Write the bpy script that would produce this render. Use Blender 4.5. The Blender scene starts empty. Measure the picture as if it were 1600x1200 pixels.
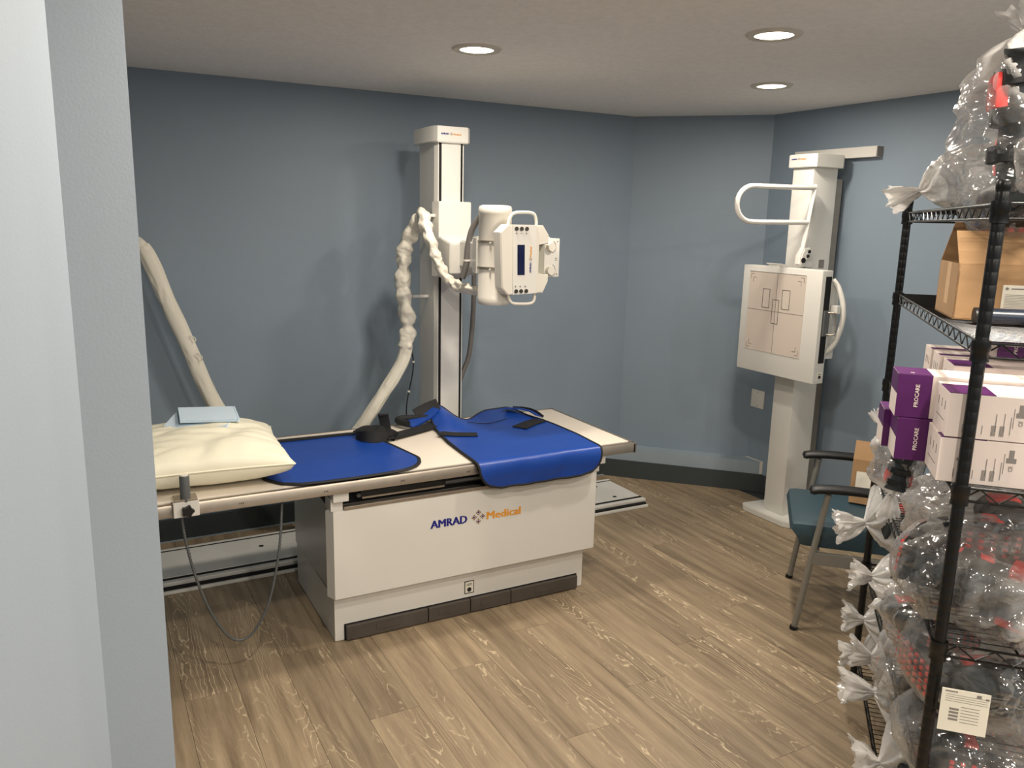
import bpy, bmesh, math, random
from mathutils import Vector, Matrix, noise
PI = math.pi
S = bpy.context.scene
COL = S.collection
rnd = random.Random(7)

# ------------------------------------------------------------------ camera
cam_d = bpy.data.cameras.new('camera'); cam = bpy.data.objects.new('camera', cam_d); COL.objects.link(cam)
YAW, PITCH, ROLL = 0.497317782, 0.201888246, 0.0224361592
f = Vector((math.sin(YAW)*math.cos(PITCH), math.cos(YAW)*math.cos(PITCH), -math.sin(PITCH)))
r0 = Vector((math.cos(YAW), -math.sin(YAW), 0)); u0 = r0.cross(f)
rr = math.cos(ROLL)*r0 + math.sin(ROLL)*u0; uu = -math.sin(ROLL)*r0 + math.cos(ROLL)*u0
M = Matrix((rr, uu, -f)).transposed().to_4x4(); M.translation = Vector((0, 0, 1.65))
cam.matrix_world = M
cam_d.sensor_width = 36; cam_d.lens = 1254.8/1600*36; cam_d.clip_start = 0.02
S.camera = cam
S.view_settings.view_transform = 'Standard'; S.view_settings.look = 'None'
S.view_settings.gamma = 1; S.view_settings.use_curve_mapping = False
S.view_settings.exposure = 0.0
S.cycles.transparent_max_bounces = 40
S.cycles.max_bounces = 8; S.cycles.diffuse_bounces = 4
S.cycles.sample_clamp_indirect = 3.0
w = bpy.data.worlds.new('world'); S.world = w; w.use_nodes = True
w.node_tree.nodes['Background'].inputs[0].default_value = (0.5, 0.55, 0.6, 1)
w.node_tree.nodes['Background'].inputs[1].default_value = 0.05
ZC = 2.29           # ceiling height
LIGHT_COL = (1.0, 0.905, 0.79); LIGHT_W = 16.3
LIGHTS = [(1.42, 2.96, .9), (2.16, 2.16, 1), (2.92, 2.91, .82), (0.62, 1.45, 1.15), (1.75, 0.75, 1.45), (0.45, -0.5, 2.1), (2.9, -0.6, 2.1), (1.7, -0.9, 2.2)]

# ------------------------------------------------------------------ materials
def nt(name):
    m = bpy.data.materials.new(name); m.use_nodes = True
    return m, m.node_tree.nodes, m.node_tree.links, m.node_tree.nodes['Principled BSDF']
def lin(c):
    return tuple((x/12.92 if x <= .04045 else ((x+.055)/1.055)**2.4) for x in c)
def mat(name, rgb, rough=.5, metal=0, var=.04, scale=6, bump=0, bscale=60, spec=.5, coat=0, coord='Object', emit=0):
    m, N, L, B = nt(name); c = lin(rgb)
    tc = N.new('ShaderNodeTexCoord'); n = N.new('ShaderNodeTexNoise'); n.inputs['Scale'].default_value = scale; n.inputs['Detail'].default_value = 4
    L.new(tc.outputs[coord], n.inputs['Vector'])
    rp = N.new('ShaderNodeValToRGB'); L.new(n.outputs['Fac'], rp.inputs[0])
    rp.color_ramp.elements[0].position = .3; rp.color_ramp.elements[1].position = .7
    rp.color_ramp.elements[0].color = tuple(x*(1-var) for x in c)+(1,); rp.color_ramp.elements[1].color = tuple(min(1, x*(1+var)) for x in c)+(1,)
    L.new(rp.outputs[0], B.inputs['Base Color'])
    B.inputs['Roughness'].default_value = rough; B.inputs['Metallic'].default_value = metal
    B.inputs['Specular IOR Level'].default_value = spec; B.inputs['Coat Weight'].default_value = coat
    if bump:
        n2 = N.new('ShaderNodeTexNoise'); n2.inputs['Scale'].default_value = bscale; n2.inputs['Detail'].default_value = 3
        L.new(tc.outputs[coord], n2.inputs['Vector'])
        b = N.new('ShaderNodeBump'); b.inputs['Strength'].default_value = bump; b.inputs['Distance'].default_value = .003
        L.new(n2.outputs['Fac'], b.inputs['Height']); L.new(b.outputs[0], B.inputs['Normal'])
    if emit:
        B.inputs['Emission Color'].default_value = (1, .86, .66, 1); B.inputs['Emission Strength'].default_value = emit
    return m
M_wall = mat('blue_grey_paint', (.495, .55, .60), .55, var=.02, scale=2, bump=.12, bscale=180)
M_wall2 = mat('pale_blue_paint', (.60, .64, .68), .55, var=.015, scale=2, bump=.1, bscale=180)
M_ceil = mat('ceiling_plaster', (.94, .93, .92), .9, var=.04, scale=40, bump=1, bscale=140)
M_cove = mat('dark_cove_base', (.21, .235, .24), .5, var=.05)
M_ledge = mat('ledge_paint', (.55, .60, .63), .5, var=.03)
M_caulk = mat('bare_white_edge', (.78, .77, .72), .7)
M_white = mat('white_enamel', (.84, .83, .80), .32, var=.012, scale=3)
M_white2 = mat('warm_white_plastic', (.85, .83, .785), .38, var=.012, scale=3)
M_lam = mat('table_laminate', (.87, .83, .77), .35, var=.012, scale=3)
M_alu = mat('brushed_aluminium', (.66, .62, .57), .38, .85, var=.06, scale=20)
M_dkmet = mat('dark_pedal_metal', (.36, .335, .31), .5, .5, var=.14, scale=9, bump=.15, bscale=40)
M_black = mat('black_plastic', (.045, .045, .045), .45)
M_blackm = mat('black_epoxy_wire', (.035, .037, .04), .35, .2)
M_slot = mat('black_slot', (.02, .02, .022), .8)
M_greyp = mat('grey_tube_plastic', (.33, .34, .34), .45)
M_hose = mat('grey_conduit', (.40, .385, .37), .5)
M_screen = mat('dark_blue_screen', (.04, .06, .22), .12)
M_blueink = mat('blue_lettering', (.06, .09, .48), .5)
M_orange = mat('orange_lettering', (.88, .60, .18), .5)
M_brown = mat('brown_ink', (.68, .52, .36), .5)
M_ink = mat('black_ink', (.12, .11, .11), .6)
M_greyink = mat('grey_ink', (.50, .48, .46), .6)
M_recess = mat('recess_grey_plastic', (.62, .61, .56), .5)  # even mid grey of the console recess
M_knob = mat('steel_button', (.35, .33, .30), .3, .8)
M_apron = mat('blue_vinyl', (.07, .245, .575), .36, var=.05, scale=5, bump=.5, bscale=11)
M_pipe = mat('black_piping', (.05, .05, .06), .7)
M_web = mat('black_webbing', (.06, .06, .065), .75, bump=.4, bscale=300)
M_pillow = mat('cream_pillow_vinyl', (.93, .91, .82), .45, var=.015, scale=6, bump=.8, bscale=9)
M_pad = mat('pale_blue_paper', (.80, .87, .92), .8, var=.02, bump=.2, bscale=60)
M_face = mat('bucky_face', (.80, .75, .70), .45, var=.01)
M_teal = mat('teal_vinyl', (.185, .275, .315), .42, var=.05, bump=.15, bscale=200)
M_leg = mat('grey_metal_leg', (.56, .55, .52), .38, .4)
M_card = mat('cardboard', (.62, .49, .345), .85, var=.06, scale=14, bump=.1, bscale=60)
M_tape = mat('clear_tape', (.80, .65, .47), .3)
M_purple = mat('purple_card', (.29, .03, .32), .45, var=.04)
M_box = mat('white_carton_card', (.86, .81, .78), .55, var=.02)
M_paper = mat('white_label_paper', (.88, .86, .80), .7)
M_navy = mat('navy_vinyl', (.11, .15, .21), .35)
M_boot = mat('black_boot_shell', (.055, .06, .065), .45, var=.2, scale=10, bump=.5, bscale=40)
M_bootl = mat('charcoal_boot_liner', (.15, .17, .18), .9, var=.15, scale=30)
M_red = mat('red_foam_insert', (.85, .20, .18), .6, var=.1)
M_trim = mat('downlight_trim', (.80, .78, .74), .5)
M_lens = mat('downlight_lens', (1, .95, .85), .5, emit=14)
M_stitch = mat('sleeve_fabric', (.87, .85, .79), .75, var=.03, scale=12, bump=.5, bscale=45)

def plastic():
    m, N, L, B = nt('clear_plastic_film'); N.remove(B)
    out = N['Material Output']
    def nd(t, **k):
        n = N.new(t)
        for a, v in k.items(): setattr(n, a, v)
        return n
    tc = nd('ShaderNodeTexCoord'); mp = nd('ShaderNodeMapping'); mp.inputs['Scale'].default_value = (1, .6, 1.6); L.new(tc.outputs['Object'], mp.inputs[0])
    n1 = nd('ShaderNodeTexNoise'); n1.inputs['Scale'].default_value = 5.5; n1.inputs['Detail'].default_value = 1.5; n1.inputs['Distortion'].default_value = 1.6; L.new(mp.outputs[0], n1.inputs['Vector'])
    ab = nd('ShaderNodeMath', operation='PINGPONG'); ab.inputs[1].default_value = .09; L.new(n1.outputs['Fac'], ab.inputs[0])
    b = nd('ShaderNodeBump'); b.inputs['Strength'].default_value = .8; b.inputs['Distance'].default_value = .035; L.new(ab.outputs[0], b.inputs['Height'])
    lw = nd('ShaderNodeLayerWeight'); lw.inputs['Blend'].default_value = .3; L.new(b.outputs[0], lw.inputs['Normal'])
    at = nd('ShaderNodeAttribute', attribute_name='haze')
    n2 = nd('ShaderNodeTexNoise'); n2.inputs['Scale'].default_value = 6; n2.inputs['Detail'].default_value = 3; n2.inputs['Distortion'].default_value = 1; L.new(tc.outputs['Object'], n2.inputs['Vector'])
    mr = nd('ShaderNodeMapRange'); mr.inputs[1].default_value = .45; mr.inputs[2].default_value = .75; mr.inputs[3].default_value = .03; mr.inputs[4].default_value = .22; L.new(n2.outputs['Fac'], mr.inputs[0])
    a1 = nd('ShaderNodeMath', operation='MULTIPLY_ADD'); L.new(lw.outputs['Facing'], a1.inputs[0]); a1.inputs[1].default_value = .34; L.new(mr.outputs[0], a1.inputs[2])
    a2 = nd('ShaderNodeMath', operation='ADD', use_clamp=True); L.new(a1.outputs[0], a2.inputs[0]); L.new(at.outputs['Fac'], a2.inputs[1])
    tr = nd('ShaderNodeBsdfTransparent'); tr.inputs[0].default_value = (.97, .97, .96, 1)
    df = nd('ShaderNodeBsdfDiffuse'); df.inputs[0].default_value = (.86, .84, .81, 1)
    tl = nd('ShaderNodeBsdfTranslucent'); tl.inputs[0].default_value = (.8, .78, .74, 1)
    m0 = nd('ShaderNodeMixShader'); m0.inputs[0].default_value = .35; L.new(df.outputs[0], m0.inputs[1]); L.new(tl.outputs[0], m0.inputs[2])
    m1 = nd('ShaderNodeMixShader'); L.new(a2.outputs[0], m1.inputs[0]); L.new(tr.outputs[0], m1.inputs[1]); L.new(m0.outputs[0], m1.inputs[2])
    fr = nd('ShaderNodeFresnel'); fr.inputs['IOR'].default_value = 1.5; L.new(b.outputs[0], fr.inputs['Normal'])
    fm = nd('ShaderNodeMath', operation='MULTIPLY', use_clamp=True); fm.inputs[1].default_value = 2.0; L.new(fr.outputs[0], fm.inputs[0])
    fm2 = nd('ShaderNodeMath', operation='MINIMUM'); fm2.inputs[1].default_value = .4; L.new(fm.outputs[0], fm2.inputs[0])
    gl = nd('ShaderNodeBsdfGlossy'); gl.inputs['Roughness'].default_value = .13; L.new(b.outputs[0], gl.inputs['Normal'])
    m2 = nd('ShaderNodeMixShader'); L.new(fm2.outputs[0], m2.inputs[0]); L.new(m1.outputs[0], m2.inputs[1]); L.new(gl.outputs[0], m2.inputs[2])
    L.new(m2.outputs[0], out.inputs[0])
    return m
M_film = plastic()

def wood():
    m, N, L, B = nt('oak_vinyl_plank')
    tc = N.new('ShaderNodeTexCoord'); oi = N.new('ShaderNodeObjectInfo')
    cb = N.new('ShaderNodeCombineXYZ')
    for i, k in enumerate((7.3, 31.7, 3.1)):
        mm = N.new('ShaderNodeMath'); mm.operation = 'MULTIPLY'; mm.inputs[1].default_value = k; L.new(oi.outputs['Random'], mm.inputs[0]); L.new(mm.outputs[0], cb.inputs[i])
    ad = N.new('ShaderNodeVectorMath'); ad.operation = 'ADD'; L.new(tc.outputs['Object'], ad.inputs[0]); L.new(cb.outputs[0], ad.inputs[1])
    # cathedral figure: contour lines of a stretched noise field
    mp = N.new('ShaderNodeMapping'); mp.inputs['Scale'].default_value = (7, .8, 1); L.new(ad.outputs[0], mp.inputs[0])
    n = N.new('ShaderNodeTexNoise'); n.inputs['Scale'].default_value = 1; n.inputs['Detail'].default_value = 1.5; n.inputs['Roughness'].default_value = .4; L.new(mp.outputs[0], n.inputs['Vector'])
    mpf = N.new('ShaderNodeMapping'); mpf.inputs['Scale'].default_value = (60, 14, 1); L.new(ad.outputs[0], mpf.inputs[0])
    nf = N.new('ShaderNodeTexNoise'); nf.inputs['Scale'].default_value = 1; nf.inputs['Detail'].default_value = 2; L.new(mpf.outputs[0], nf.inputs['Vector'])
    k = N.new('ShaderNodeMath'); k.operation = 'MULTIPLY_ADD'; k.inputs[1].default_value = .05; L.new(nf.outputs['Fac'], k.inputs[0]); L.new(n.outputs['Fac'], k.inputs[2])
    k2 = N.new('ShaderNodeMath'); k2.operation = 'MULTIPLY'; k2.inputs[1].default_value = 30; L.new(k.outputs[0], k2.inputs[0])
    fr = N.new('ShaderNodeMath'); fr.operation = 'PINGPONG'; fr.inputs[1].default_value = .5; L.new(k2.outputs[0], fr.inputs[0])
    rl = N.new('ShaderNodeMapRange'); rl.interpolation_type = 'SMOOTHSTEP'; rl.inputs[1].default_value = .10; rl.inputs[2].default_value = .0; L.new(fr.outputs[0], rl.inputs[0])
    # the figure is strong only in places
    mpm = N.new('ShaderNodeMapping'); mpm.inputs['Scale'].default_value = (9, 1.0, 1); L.new(ad.outputs[0], mpm.inputs[0])
    nm = N.new('ShaderNodeTexNoise'); nm.inputs['Scale'].default_value = 1; nm.inputs['Detail'].default_value = 2; L.new(mpm.outputs[0], nm.inputs['Vector'])
    rm = N.new('ShaderNodeMapRange'); rm.inputs[1].default_value = .48; rm.inputs[2].default_value = .64; rm.inputs[3].default_value = .05; rm.inputs[4].default_value = .85; L.new(nm.outputs['Fac'], rm.inputs[0])
    ml = N.new('ShaderNodeMath'); ml.operation = 'MULTIPLY'; L.new(rl.outputs[0], ml.inputs[0]); L.new(rm.outputs[0], ml.inputs[1])
    # streaks
    mps = N.new('ShaderNodeMapping'); mps.inputs['Scale'].default_value = (26, 1.6, 1); L.new(ad.outputs[0], mps.inputs[0])
    ns = N.new('ShaderNodeTexNoise'); ns.inputs['Scale'].default_value = 1; ns.inputs['Detail'].default_value = 6; ns.inputs['Roughness'].default_value = .65; L.new(mps.outputs[0], ns.inputs['Vector'])
    rp = N.new('ShaderNodeValToRGB'); L.new(ns.outputs['Fac'], rp.inputs[0])
    e = rp.color_ramp.elements; e[0].position = .30; e[1].position = .72
    e[0].color = lin((.44, .375, .295))+(1,); e[1].color = lin((.645, .57, .46))+(1,)
    hs = N.new('ShaderNodeHueSaturation'); L.new(rp.outputs[0], hs.inputs['Color'])
    mv = N.new('ShaderNodeMapRange'); mv.inputs[3].default_value = .86; mv.inputs[4].default_value = 1.1; L.new(oi.outputs['Random'], mv.inputs[0]); L.new(mv.outputs[0], hs.inputs['Value'])
    mx = N.new('ShaderNodeMixRGB'); L.new(ml.outputs[0], mx.inputs[0]); L.new(hs.outputs[0], mx.inputs[1]); mx.inputs[2].default_value = lin((.84, .765, .635))+(1,)
    L.new(mx.outputs[0], B.inputs['Base Color']); B.inputs['Roughness'].default_value = .5
    b = N.new('ShaderNodeBump'); b.inputs['Strength'].default_value = .25; b.inputs['Distance'].default_value = .002; L.new(ns.outputs['Fac'], b.inputs['Height']); L.new(b.outputs[0], B.inputs['Normal'])
    return m
M_wood = wood()

# ------------------------------------------------------------------ builders
def bm_new(): return bmesh.new()
def box(bm, x0, x1, y0, y1, z0, z1, bev=0, rot=None):
    vs = [bm.verts.new((x, y, z)) for x in (x0, x1) for y in (y0, y1) for z in (z0, z1)]
    F = [(0, 1, 3, 2), (4, 6, 7, 5), (0, 4, 5, 1), (2, 3, 7, 6), (0, 2, 6, 4), (1, 5, 7, 3)]
    fs = [bm.faces.new([vs[i] for i in q]) for q in F]
    if bev:
        es = list({e for f_ in fs for e in f_.edges})
        bmesh.ops.bevel(bm, geom=es, offset=bev, segments=2, affect='EDGES', profile=.6)
    return vs
def prism(bm, pts, axis, a0, a1, bev=0):
    """outline pts (2D) in the plane normal to axis, extruded from a0 to a1"""
    def P(p, a):
        return {'x': (a, p[0], p[1]), 'y': (p[0], a, p[1]), 'z': (p[0], p[1], a)}[axis]
    v0 = [bm.verts.new(P(p, a0)) for p in pts]; v1 = [bm.verts.new(P(p, a1)) for p in pts]
    n = len(pts); fs = [bm.faces.new(v0), bm.faces.new(list(reversed(v1)))]
    fs += [bm.faces.new((v0[i], v1[i], v1[(i+1) % n], v0[(i+1) % n])) for i in range(n)]
    if bev:
        es = list({e for f_ in fs[:2] for e in f_.edges})
        bmesh.ops.bevel(bm, geom=es, offset=bev, segments=2, affect='EDGES')
    bmesh.ops.recalc_face_normals(bm, faces=bm.faces[:])
def smooth_path(pts, n=8):
    P = [Vector(p) for p in pts]; out = []
    for i in range(len(P)-1):
        a, b, c, d = P[max(i-1, 0)], P[i], P[i+1], P[min(i+2, len(P)-1)]
        for k in range(n):
            t = k/n
            out.append(.5*((2*b)+(c-a)*t+(2*a-5*b+4*c-d)*t*t+(3*b-a-3*c+d)*t*t*t))
    out.append(P[-1]); return out
def tube(bm, pts, r, seg=10, closed=False, flat=None, up=None):
    """r: number or function(i, n, theta); flat=(wide, thin) gives an elliptical section"""
    P = [Vector(p) for p in pts]; n = len(P); rings = []
    prev = Vector(up) if up else None
    for i, p in enumerate(P):
        t = (P[(i+1) % n]-P[i-1]) if closed else (P[min(i+1, n-1)]-P[max(i-1, 0)])
        if t.length < 1e-9: t = Vector((0, 0, 1))
        t.normalize()
        if prev is None: prev = Vector((0, 0, 1)) if abs(t.z) < .9 else Vector((1, 0, 0))
        a = prev-t*prev.dot(t)
        if a.length < 1e-6: a = t.orthogonal()
        a.normalize(); prev = a; b = t.cross(a)
        ring = []
        for k in range(seg):
            th = 2*PI*k/seg; q = r(i, n, th) if callable(r) else r
            fa, fb = flat if flat else (1, 1)
            ring.append(bm.verts.new(p+a*math.cos(th)*q*fa+b*math.sin(th)*q*fb))
        rings.append(ring)
    for i in range(n if closed else n-1):
        A, B_ = rings[i], rings[(i+1) % n]
        for k in range(seg):
            bm.faces.new((A[k], A[(k+1) % seg], B_[(k+1) % seg], B_[k]))
    if not closed:
        bm.faces.new(list(reversed(rings[0]))); bm.faces.new(rings[-1])
def cyl(bm, p0, p1, r, seg=24, r1=None):
    p0, p1 = Vector(p0), Vector(p1)
    r1 = r if r1 is None else r1
    tube(bm, [p0, p1], lambda i, n, th: r if i == 0 else r1, seg)
def lathe(bm, base, prof, seg=32, caps=True):
    """profile (radius, z) about the z axis at base"""
    b = Vector(base); rings = []
    for r, z in prof:
        rings.append([bm.verts.new(b+Vector((r*math.cos(2*PI*k/seg), r*math.sin(2*PI*k/seg), z))) for k in range(seg)])
    for A, B_ in zip(rings, rings[1:]):
        for k in range(seg): bm.faces.new((A[k], A[(k+1) % seg], B_[(k+1) % seg], B_[k]))
    if caps: bm.faces.new(list(reversed(rings[0]))); bm.faces.new(rings[-1])
def root_of(o):
    while o.parent: o = o.parent
    return o
def obj(name, bm, m, parent=None, smooth=None, local=False):
    """link bm as ONE mesh object; its coordinates are the world's unless local"""
    if parent and not local:
        rt = root_of(parent)
        bm.transform((Matrix.Translation(rt.location) @ rt.rotation_euler.to_matrix().to_4x4()).inverted())
    me = bpy.data.meshes.new(name); bm.normal_update(); bm.to_mesh(me); bm.free()
    me.materials.append(m)
    if smooth is not None:
        me.polygons.foreach_set('use_smooth', [True]*len(me.polygons))
        if smooth < 180: me.set_sharp_from_angle(angle=math.radians(smooth))
    o = bpy.data.objects.new(name, me); COL.objects.link(o)
    if parent: o.parent = parent
    return o
def tag(o, label, cat, group=None, kind=None):
    if label: o['label'] = label
    if cat: o['category'] = cat
    if group: o['group'] = group
    if kind: o['kind'] = kind
    return o
def thing(name, label, cat, loc=(0, 0, 0), rz=0, group=None):
    o = bpy.data.objects.new(name, None); COL.objects.link(o); o.location = loc; o.rotation_euler = (0, 0, rz); o.empty_display_size = .1
    return tag(o, label, cat, group)
def struct(name, bm, m, parent=None, **k):
    o = obj(name, bm, m, parent, **k)
    if not parent: o['kind'] = 'structure'
    return o
def bx(name, m, parent, dims, bev=0, smooth=None, local=False):
    bm = bm_new(); box(bm, *dims, bev=bev); return obj(name, bm, m, parent, smooth, local)
def text(name, s, size, mtx, m, parent, off=.0, local=False, ext=.0004, sx=1):
    """flat lettering as thin real geometry; mtx places it"""
    c = bpy.data.curves.new('t', 'FONT'); c.body = s; c.size = size; c.extrude = ext; c.offset = off; c.resolution_u = 2
    o = bpy.data.objects.new('t', c); COL.objects.link(o)
    dg = bpy.context.evaluated_depsgraph_get(); me = bpy.data.meshes.new_from_object(o.evaluated_get(dg))
    bpy.data.objects.remove(o)
    bm = bm_new(); bm.from_mesh(me); bpy.data.meshes.remove(me)
    bm.transform(mtx @ Matrix.Diagonal((sx, 1, 1, 1)))
    return obj(name, bm, m, parent, None, local)
def frame(o, x, y):      # matrix with local x -> x, local y -> y
    x = Vector(x).normalized(); y = Vector(y).normalized(); z = x.cross(y)
    q = Matrix((x, y, z)).transposed().to_4x4(); q.translation = Vector(o); return q

# ------------------------------------------------------------------ the room
A = -0.55
def slab(name, pts, m, z0=0, z1=ZC):
    bm = bm_new(); prism(bm, pts, 'z', z0, z1); return struct(name, bm, m)
slab('wall_back', [(A-.1, 4.22), (3.12, 4.22), (3.16, 4.32), (A-.1, 4.32)], M_wall)
slab('wall_corner', [(3.12, 4.22), (3.70, 3.64), (3.80, 3.68), (3.16, 4.32)], M_wall)
slab('wall_right', [(3.70, -1.6), (3.80, -1.6), (3.80, 3.68), (3.70, 3.64)], M_wall)
slab('wall_front', [(-1.3, -1.6), (3.70, -1.6), (3.70, -1.5), (-1.2, -1.5)], M_wall2)  # unseen wall behind the camera, made pale to bounce extra fill light
slab('wall_left', [(-1.3, -1.6), (-1.2, -1.5), (-1.2, .43), (-1.3, .43)], M_wall2)  # out of view too, pale for the same added fill
# partition whose end stands close on the left
slab('wall_partition', [(-1.3, .43), (-1.2, .43), (-.012, 1.60), (.103, 1.60), (.103, 1.72), (-1.3, .60)], M_wall2)
slab('wall_side', [(A-.1, 1.19), (A, 1.27), (A, 4.22), (A-.1, 4.22)], M_wall)
bm = bm_new(); box(bm, -1.3, 3.8, -1.6, 4.32, ZC, ZC+.08); struct('ceiling', bm, M_ceil)
bm = bm_new(); box(bm, -1.3, 3.8, -1.6, 4.32, -.06, -.004); floor = struct('floor', bm, M_cove)
# floor planks, each a board of its own
PW, PL = .178, 1.22
bm = bm_new(); box(bm, .0006, PW-.0006, .0006, PL-.0006, -.004, 0); pm = None
me_plank = None
for i in range(-4, 21):
    off = (i*0.437) % 1.0*PL
    for j in range(-1, 4):
        x, y = i*PW+.04, .2+j*PL-off+.6
        if x+PW > 3.74 or x < A-.1 or y > 4.2: continue
        y0, y1 = max(y, .4), min(y+PL, 4.22)
        if y1-y0 < .1: continue
        if x+y0 > 7.2: continue
        full = abs(y1-y0-PL) < 1e-6
        if full and me_plank:
            o = bpy.data.objects.new('plank', me_plank); COL.objects.link(o); o.parent = floor
        else:
            b2 = bm_new(); box(b2, .0006, PW-.0006, .0006, y1-y0-.0006, -.004, 0); o = obj('plank', b2, M_wood, floor, local=True)
            if full: me_plank = o.data
        o.location = (x, y0, 0)
bm.free()
bm = bm_new(); box(bm, -1.2, 3.7, -1.5, .4, -.004, 0); obj('floor_covering', bm, M_wood, floor)
# cove base and boxed ledge
bm = bm_new(); box(bm, A, 3.06, 4.205, 4.22, 0, .118, .003); b = struct('baseboard_back', bm, M_cove)
bm = bm_new(); box(bm, A, 3.0, 4.198, 4.204, 0, .006); obj('caulk_line', bm, M_ledge, b)
D = .10/math.sqrt(2)
def off(p, d): return (p[0]-d/math.sqrt(2), p[1]-d/math.sqrt(2))
a0, a1 = (3.06, 4.28), (3.68, 3.66)
bm = bm_new(); prism(bm, [(2.98, 4.22), (3.70, 3.50), (3.70, 3.64), (3.12, 4.22)], 'z', 0, .195); t1 = struct('trim_1', bm, M_ledge)
tag(t1, 'boxed blue ledge along the foot of the angled corner wall', None)
bm = bm_new(); prism(bm, [(2.965, 4.22), (3.70, 3.485), (3.70, 3.499), (2.979, 4.22)], 'z', 0, .115); struct('baseboard_corner', bm, M_cove)
bm = bm_new(); prism(bm, [(3.688, 3.5115), (3.70, 3.4985), (3.70, 3.51)], 'z', .117, .199); prism(bm, [(3.689, 3.51), (3.70, 3.4985), (3.70, 3.63), (3.689, 3.64)], 'z', .1955, .1985); obj('bare_edge', bm, M_caulk, t1)
bm = bm_new(); box(bm, 3.686, 3.70, .3, 3.484, 0, .115, .003); struct('baseboard_right', bm, M_cove)
# blank wall plate
wp = thing('wall_plate', 'square blank white wall plate low on the wall behind the wall stand', 'wall plate', (3.70, 3.55, .6))
c0 = Vector((3.70, 3.582, .585)); wp.location = c0
bm = bm_new(); box(bm, 3.693, 3.70, 3.528, 3.636, .528, .642, .002); obj('cover', bm, M_white, wp, 40)
for zz in (-.042, .042):
    bm = bm_new(); cyl(bm, (3.691, 3.582, .585+zz), (3.694, 3.582, .585+zz), .003, 8); obj('screw', bm, M_greyink, wp)

bm = None
# ------------------------------------------------------------------ downlights
names = {0: 'round recessed downlight in the ceiling above the exam table, leftmost lit', 1: 'round recessed downlight nearest the camera, larger and higher of the right pair',
         2: 'round recessed downlight farthest back, near the corner by the wall stand'}
for i, (lx, ly, k) in enumerate(LIGHTS):
    t = thing('recessed_downlight', names.get(i, ['round recessed downlight close above the camera by the pale partition', 'round recessed downlight overhead in line with the near shelving post', 'round recessed downlight behind the camera on the partition side', 'round recessed downlight behind the camera on the shelving side', 'round recessed downlight behind the camera in the middle of the ceiling'][i-3]), 'downlight', (lx, ly, ZC), 0, 'recessed downlights in the ceiling')
    bm = bm_new(); lathe(bm, (lx, ly, ZC-.008), [(.066, 0), (.09, 0), (.097, .008), (.066, .008)], caps=False); obj('trim_ring', bm, M_trim, t, 40)
    bm = bm_new(); lathe(bm, (lx, ly, ZC-.004), [(.067, 0), (.067, .003)]); obj('lens', bm, M_lens, t)
    ld = bpy.data.lights.new('downlight_lamp', 'AREA'); ld.shape = 'DISK'; ld.size = .13; ld.energy = LIGHT_W*k; ld.color = LIGHT_COL
    lo = bpy.data.objects.new('downlight_lamp', ld); COL.objects.link(lo); lo.parent = t; lo.location = (0, 0, -.0105)

# ------------------------------------------------------------------ x-ray table
def logo(parent, o, xd, yd, h, pre=''):
    """AMRAD <emblem> Medical, letter height h, starting at o"""
    q = frame(o, xd, yd)
    def bold(nm, st_, size, q_, m, sx):
        parts_ = [text(nm, st_, size, q_ @ Matrix.Translation((dd*h, 0, (dd+.06)*.004)), m, parent, off=0, sx=sx) for dd in (-.06, -.02, .02, .06)]
        bm = bm_new()
        for p_ in parts_: bm.from_mesh(p_.data)
        for p_ in parts_: bpy.data.objects.remove(p_)
        o_ = obj(nm, bm, m, parent, None, True)
    bold('lettering', 'AMRAD', h*1.40, q, M_blueink, .98)
    q2 = q @ Matrix.Translation((h*7.30, 0, 0))
    bold('lettering', 'Medical', h*1.38, q2, M_orange, 1.15)
    bm = bm_new()
    def sq(cx, cy, s, w_):
        for x0, x1, y0, y1 in ((-s, s, -s, -s+w_), (-s, s, s-w_, s), (-s, -s+w_, -s, s), (s-w_, s, -s, s)):
            v = box(bm, x0, x1, y0, y1, 0, .0005)
            for p in v: p.co = Vector((cx+(p.co.x-p.co.y)*.7071, cy+(p.co.x+p.co.y)*.7071, p.co.z))
    s = h*.25; d = h*.56; cx, cy = h*6.25, h*.5
    for ax, ay in ((1, 0), (-1, 0), (0, 1), (0, -1)): sq(cx+ax*d, cy+ay*d, s, s*.35)
    bm.transform(q); obj('emblem', bm, M_brown, parent)
    bm = bm_new()
    for ax, ay in ((1, 0), (-1, 0), (0, 1), (0, -1)):
        v = box(bm, -s*.4, s*.4, -s*.4, s*.4, 0, .0006)
        for p in v: p.co = Vector((cx+ax*d*1.05+(p.co.x-p.co.y)*.7071, cy+ay*d*1.05+(p.co.x+p.co.y)*.7071, p.co.z))
    bm.transform(q); obj('emblem_dots', bm, M_greyink if h < .02 else M_blueink, parent)

T = thing('xray_table', 'long white x-ray exam table on a boxy cabinet with blue and orange lettering', 'exam table', (1.36, 3.15, 0))
bx('tabletop', M_lam, T, (.06, 2.145, 2.832, 3.505, .655, .68), bev=.003, smooth=40)
bx('seam_gap', M_slot, T, (.055, 2.150, 2.815, 3.515, .64, .671))
for y0, y1 in ((2.80, 2.823), (3.512, 3.535)):
    bm = bm_new(); prism(bm, [(y0, .636), (y0+.012 if y0 < 3 else y0, .632), (y1, .632), (y1, .678), (y0+.004, .678), (y0, .672)], 'x', .045, 2.16, .0015)
    obj('side_rail', bm, M_alu, T, 40)
for x0, x1 in ((.035, .05), (2.150, 2.165)):
    bx('end_rail', M_alu, T, (x0, x1, 2.80, 3.535, .632, .678), bev=.002)
for x in (.45, .75, 1.05, 1.33):
    bm = bm_new()
    for d in (-.006, 0, .006): box(bm, x+d-.0012, x+d+.0012, 2.799, 2.801, .650, .656)
    obj('rail_mark', bm, M_ink, T)
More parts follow.
